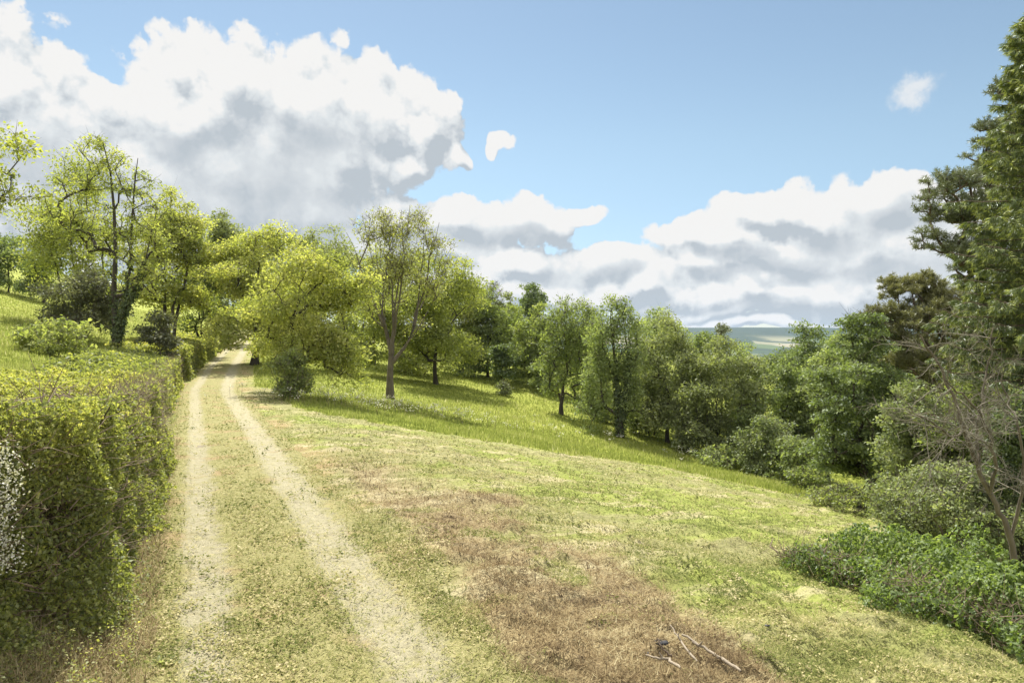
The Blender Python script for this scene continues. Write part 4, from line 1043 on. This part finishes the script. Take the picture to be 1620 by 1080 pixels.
# mown field and verges
x, y = scatter(rng, 620000, 3.6, 60, 1.75)
d = x - xc(y); dm = dead_mask(x, y); lm = lush_mask(x, y)
ok = (np.abs(d) > 1.45) & (dm < 0.55) & (lm < 0.4) & ((d > 0) | (d > -3.2))
ok &= rng.random(len(x)) < np.clip(2.2 * (fbm(x / 0.7, y / 0.9, 301) - 0.22), 0.12, 1)
x, y = x[ok], y[ok]; n = len(x); sz = 0.6 + y / 16
clp = 0.5 * fbm(x / 1.4, y / 2.4, 303) + 0.5 * streaks(x, y, 304) + 0.12 * smoothstep(3, 9, x - xc(y) - 8) * 0; 
blades('mown_grass', 'short cut grass and pale clippings over the mown field', M_MOWN, x, y, Tb(x, y) + 0.004, rng.uniform(0.025, 0.085, n) * sz ** 0.8, rng.uniform(0.005, 0.013, n) * sz ** 1.1,
       1 - np.abs(rng.normal(0, 0.14, n)).clip(0, .95), 0.41 + 1.3 * (clp - 0.5) - 0.22 * green_mask(x, y) + rng.normal(size=n) * 0.2, rng)
# broad cut leaves and small rosettes on the lane, the verge and the near field
x, y = scatter(rng, 210000, 3.8, 34, 1.7)
d = x - xc(y); off = np.abs(np.abs(d) - np.where(d > 0, .87, .8)); nz = fbm(x / .28, y / .28, 360, 3) * .6 + fbm(x / 1.3, y / 1.8, 361) * .5
ok = (lush_mask(x, y) < .4) & (d > -3.4) & (nz > np.where(np.abs(d) < 1.7, np.where(off < .34, .70, .54), .55) + .14 * dead_mask(x, y) + rng.normal(size=len(x)) * .05)
x, y, d, nz = x[ok], y[ok], d[ok], nz[ok]; n = len(x); sz = (0.55 + y / 14) * rng.uniform(.5, 1.3, n)
z = np.where(np.abs(d) < 1.6, np.maximum(track_z(x, y), Tb(x, y)), Tb(x, y)) + rng.uniform(.004, .035, n)
o = leaves_obj('cut_leaves', M_MOWN, None, np.stack([x, y, z], -1), rnd_unit(rng, n) * [1, 1, .35], unit(rng.normal(size=(n, 3)) * .45 + [0, 0, 1]), .036 * sz, .020 * sz, .42 + 1.0 * (fbm(x / .5, y / .5, 362) - .5) + rng.normal(size=n) * .25, .3)
tag(o, 'cut leaves and small green weeds strewn over the lane and near field', None, None, 'stuff')
# soft weeds along the hedge foot
x, y = scatter(rng, 240000, 3.6, 30, 1.6)
d = x - xc(y); k = fbm(x / .45, y / .45, 365)
ok = (d < -1.5) & (d > -3.4) & (k > .50 - .10 * (d < -2.1))
x, y, d, k = x[ok], y[ok], d[ok], k[ok]; n = len(x); sz = (0.6 + y / 14) * rng.uniform(.5, 1.3, n)
o = leaves_obj('verge_weeds', HEDGE_A, None, np.stack([x, y, Tb(x, y) + rng.random(n) ** 1.5 * (.06 + 1.3 * (k - .42)).clip(.03, .3)], -1), rnd_unit(rng, n) * [1, 1, .5], unit(rng.normal(size=(n, 3)) * .5 + [0, .1, 1]), .028 * sz, .017 * sz, .30 + .6 * (fbm(x / .7, y / .7, 366) - .5) + rng.normal(size=n) * .2, .2)
tag(o, 'soft green weeds growing along the foot of the near hedge', None, None, 'stuff')
# brown raked cuttings along the foot of the near hedge
x, y = scatter(rng, 300000, 3.6, 20, 1.6)
d = x - xc(y); ok = (d < -1.35) & (d > -2.9) & (fbm(x / .5, y / .5, 371) > rng.uniform(.3, .62, len(x)))
x, y = x[ok], y[ok]; n = len(x); sz = 0.7 + y / 14
blades('hedge_cuttings', 'brown hedge cuttings lying along the foot of the near hedge', M_DEAD, x, y, Tb(x, y) + rng.uniform(0, .06, n), rng.uniform(.03, .14, n) * sz ** .6, rng.uniform(.005, .012, n) * sz, np.clip(rng.normal(.85, .2, n), 0, 1), .5 + rng.normal(size=n) * .25, rng)
# dry stalks
x, y = scatter(rng, 520000, 4.2, 26, 1.5)
ok = dead_mask(x, y) * (0.35 + fbm(x / .35, y / .35, 312)) > rng.uniform(0.15, 1.0, len(x))
x, y = x[ok], y[ok]; n = len(x); sz = 0.7 + y / 14
blades('dead_stalks', 'brown dead stalks of cut weeds on the shoulder beside the lane', M_DEAD, x, y, Tb(x, y) + rng.uniform(0, .035, n), rng.uniform(0.02, 0.11, n) * sz ** .6, rng.uniform(0.004, 0.010, n) * sz,
       np.where(rng.random(n) < .96, 1 - np.abs(rng.normal(0, 0.10, n)).clip(0, .95), rng.uniform(0, .5, n)), 0.45 + 0.9 * (fbm(x / .5, y / .5, 310) - .5) + rng.normal(size=n) * 0.22, rng)
# clippings lying on the track
x, y = scatter(rng, 260000, 4.5, 40, 1.6)
d = x - xc(y); off = np.abs(np.abs(d) - 0.88)
ok = (np.abs(d) < 1.75) & (rng.random(len(x)) < np.clip(0.16 + 1.1 * off + 0.8 * (fbm(x / .5, y / .5, 320) - .5), 0.03, 0.8))
x, y, d = x[ok], y[ok], d[ok]; n = len(x); sz = 0.6 + y / 16
blades('cut_grass', 'dry grass clippings strewn over the lane between the wheel tracks', M_MOWN, x, y, track_z(x, y) + 0.006, rng.uniform(0.02, 0.075, n) * sz ** .8, rng.uniform(0.005, 0.013, n) * sz,
       np.clip(rng.normal(0.93, 0.12, n), 0, 1), 0.47 + 0.7 * (fbm(x / .6, y / .9, 321) - .5) + rng.normal(size=n) * 0.22, rng)
# the uncut meadow
x, y = scatter(rng, 420000, 20, 95, 1.15)
d = x - xc(y); ok = (lush_mask(x, y) > 0.35) & (d > 1.9) & (rng.random(len(x)) < 0.35 + fbm(x / 3, y / 3, 330))
x, y = x[ok], y[ok]; n = len(x); cl = fbm(x / 2.2, y / 3.5, 331)
blades('long_grass', 'bright uncut meadow grass beyond the mown line', M_LONG, x, y, Tb(x, y) - 0.02, rng.uniform(0.10, 0.30, n) * (0.4 + 1.0 * cl), 0.012 + 0.0009 * y, np.clip(rng.normal(0.35, 0.25, n), 0, 0.95),
       0.42 + 0.7 * (cl - .5) + rng.normal(size=n) * 0.2, rng)
# pasture on the left and the bank under the hedges
x, y = scatter(rng, 420000, 14, 110, 1.2)
d = x - xc(y); ok = (d < -2.2) & (d > -60)
x, y = x[ok], y[ok]; n = len(x); cl = fbm(x / 2.5, y / 3.5, 341)
blades('pasture_grass', 'sunlit pasture grass on the rising bank behind the hedges', M_LONG, x, y, Tb(x, y) - 0.02, rng.uniform(0.08, 0.3, n) * (0.6 + 0.8 * cl), 0.012 + 0.0009 * y, np.clip(rng.normal(0.45, 0.25, n), 0, 0.95),
       0.52 + 0.6 * (cl - .5) + rng.normal(size=n) * 0.2, rng)
# rough verge at the foot of the near hedge
x, y = scatter(rng, 420000, 3.5, 45, 1.6)
d = x - xc(y); k = fbm(x / .6, y / .6, 350)
ok = (d < -1.4) & (d > -4.2) & (rng.random(len(x)) < k + 0.25)
x, y, k = x[ok], y[ok], k[ok]; n = len(x); sz = 0.6 + y / 14
blades('verge_grass', 'rough half-dry grass at the foot of the near hedge', M_MOWN, x, y, Tb(x, y), rng.uniform(0.03, 0.14, n) * sz ** .5, rng.uniform(0.004, 0.010, n) * sz, np.clip(rng.normal(0.6, 0.25, n), 0, .98),
       0.55 + 0.9 * (fbm(x / 1.1, y / 1.1, 351) - .5) + rng.normal(size=n) * 0.25, rng)
# cow parsley
px_ = []; 
for (a, b, n0, rr) in ((540, 632, 60, 1.6), (590, 648, 40, 1.5), (700, 662, 50, 1.3), (500, 640, 40, 1.2), (960, 700, 20, 2.5), (860, 690, 15, 3)):
    q = ground_at(a, b); m = np.random.default_rng(a).normal(size=(n0, 2)) * rr; px_.append(np.stack([q[0] + m[:, 0] * 1.4, q[1] + m[:, 1]], -1))
px_ = np.concatenate(px_); n = len(px_); hz = Tb(px_[:, 0], px_[:, 1]); hgt = rng.uniform(.3, .7, n)
root = empty('cow_parsley', (0, 0, 0)); tag(root, 'white frothy cow parsley flowering in the long meadow grass', None, None, 'stuff')
W = Wood(); W.sticks(np.c_[px_, hz], np.c_[px_ + rng.normal(size=(n, 2)) * .06, hz + hgt], 0.008, 0.005); W.build('stems', TWIG, root)
cc = np.repeat(np.c_[px_, hz + hgt], 12, 0) + rng.normal(size=(n * 12, 3)) * np.array([.10, .10, .05]); k = len(cc)
leaves_obj('flowers', PETAL, root, cc, rnd_unit(rng, k), unit(rng.normal(size=(k, 3)) * .4 + [0, 0, 1]), 0.06, 0.05, rng.random(k))

# ------------------------------------------------------------------ sticks and scraps lying in the dry patch
def stick(label, pts, r, seed, knots=3, mat=None):
    rng = np.random.default_rng(seed)
    p = np.array([(*ground_at(a, b)[:2], 0) for a, b in pts]); p[:, 2] = [float(Tb(q[0], q[1])) * 0 + max(float(Tb(q[0] + a_, q[1] + b_)) for a_ in (-.1, 0, .1) for b_ in (-.1, 0, .1)) + 0.03 + h for q, h in zip(p, np.linspace(0.0, 0.05, len(p)))]
    p[:, 2] = np.linspace(p[0, 2], p[-1, 2], len(p)) + max(0, (p[:, 2] - np.linspace(p[0, 2], p[-1, 2], len(p))).max()) * 0.6
    c = p.mean(0); t = np.linspace(0, 1, len(p)); tt = np.linspace(0, 1, 14)
    q = np.stack([np.interp(tt, t, p[:, k]) for k in range(3)], -1); q[1:-1] += rng.normal(size=(12, 3)) * r * .35
    W = Wood(); rr = r * (1 - .45 * tt) * rng.uniform(.88, 1.12, 14); rr[0] *= .5; W.tube(q - c, rr, 8)
    for k in range(knots):
        i = rng.integers(3, 11); dd = unit(rng.normal(size=3) + np.array([0, 0, .8])); W.tube(np.stack([q[i] - c, q[i] - c + dd * r * 2.2, q[i] - c + dd * r * 4]), [r * .6, r * .45, r * .3], 6)
    o = W.build('fallen_branch', mat or BARKP, None); o.location = c; tag(o, label, 'branch', 'branches lying in the dry weeds')
stick('thickest fallen branch with knotty stubs lying in the dry brown weeds', ((1172, 1082), (1140, 1066), (1110, 1050), (1079, 1034)), 0.017, 1, 3)
stick('slim forked fallen branch just above the thickest one in the dry weeds', ((1103, 1070), (1085, 1052), (1072, 1036), (1060, 1025)), 0.010, 2, 3)
stick('pale straight fallen branch at the very bottom of the dry weeds', ((1076, 1083), (1055, 1070), (1040, 1063), (1022, 1056)), 0.014, 3, 1)
stick('short reddish fallen branch lying between the black scraps', ((1064, 1054), (1050, 1048), (1040, 1044)), 0.011, 4, 1, BARKR)
SCRAP, _g, _o = new_mat('black_plastic')
_p = _g.n('ShaderNodeBsdfPrincipled'); _p.inputs['Base Color'].default_value = (0.03, 0.03, 0.034, 1); _p.inputs['Roughness'].default_value = 0.75
_g.put(_o.inputs[0], _p.outputs[0])
def scrap(label, px, py, r, seed):
    rng = np.random.default_rng(seed); x, y, z = ground_at(px, py)
    nu, nv = 14, 9; U, V = np.meshgrid(np.arange(nu) / nu * 6.283, np.linspace(0.02, 3.12, nv))
    U, V = U.ravel(), V.ravel(); rr = r * (0.65 + 0.9 * fbm(np.cos(U) * 2 + V * 1.7 + 5, np.sin(U) * 2 + V + 9, seed, 3))
    v = np.stack([rr * np.cos(U) * np.sin(V) * 1.4, rr * np.sin(U) * np.sin(V), rr * np.cos(V) * .4 + r * .15], -1)
    f = np.array([[j * nu + i, j * nu + (i + 1) % nu, (j + 1) * nu + (i + 1) % nu, (j + 1) * nu + i] for j in range(nv - 1) for i in range(nu)])
    o = link('plastic_scrap', make_mesh('plastic_scrap', v, f, 4, SCRAP)); o.location = (x, y, float(Tb(x, y)) + .01); tag(o, label, 'litter', 'black scraps in the dry weeds')
scrap('crumpled black plastic scrap beside the slim forked branch', 1047, 1033, 0.040, 1)
scrap('small black scrap just below the crumpled one', 1024, 1044, 0.026, 2)
scrap('tiny dark scrap in the green part of the mown field', 1214, 1003, 0.018, 3)
# pale wilted plant on the verge
x, y, z = ground_at(256, 1055)
o = empty('wilted_plant', (x, y, float(Tb(x, y)))); tag(o, 'pale grey wilted plant lying on the verge by the lane', 'plant')
n = 160; dd = rnd_unit(rng, n); dd[:, 2] = np.abs(dd[:, 2]) * .5
leaves_obj('foliage', SILVER, o, dd * rng.uniform(.02, .12, n)[:, None] * [1.3, 1, 1], dd, unit(rng.normal(size=(n, 3)) + [0, 0, 1]), .06, .025, .8 + rng.normal(size=n) * .1)
W = Wood(); W.sticks(np.zeros((14, 3)), dd[:14] * .13, 0.004, 0.002); W.build('stem', TWIG, o)

# ------------------------------------------------------------------ the air between here and the far ridge
HAZE, _g, _o = new_mat('haze_air')
_v = _g.n('ShaderNodeVolumePrincipled'); _v.inputs['Color'].default_value = (0.50, 0.70, 1.0, 1); _v.inputs['Density'].default_value = 0.000045
_v.inputs['Anisotropy'].default_value = 0.2
_g.t.links.new(_v.outputs[0], _o.inputs['Volume'])
xl, xh, yl, yh = gx[0] - 20, gx[-1] + 20, gy[0] - 20, gy[-1] + 20
zl_, zh_ = float(Z.min()) - 1.0, float(Z.max()) + 12.0
hv = np.array([(x, y, z) for z in (zl_, zh_) for y in (yl, yh) for x in (xl, xh)])
hf = np.array([(0, 2, 3, 1), (4, 5, 7, 6), (0, 1, 5, 4), (2, 6, 7, 3), (0, 4, 6, 2), (1, 3, 7, 5)])
tag(link('haze', make_mesh('haze', hv, hf, 4, HAZE)), 'thin summer haze over the valley', None, None, 'stuff')
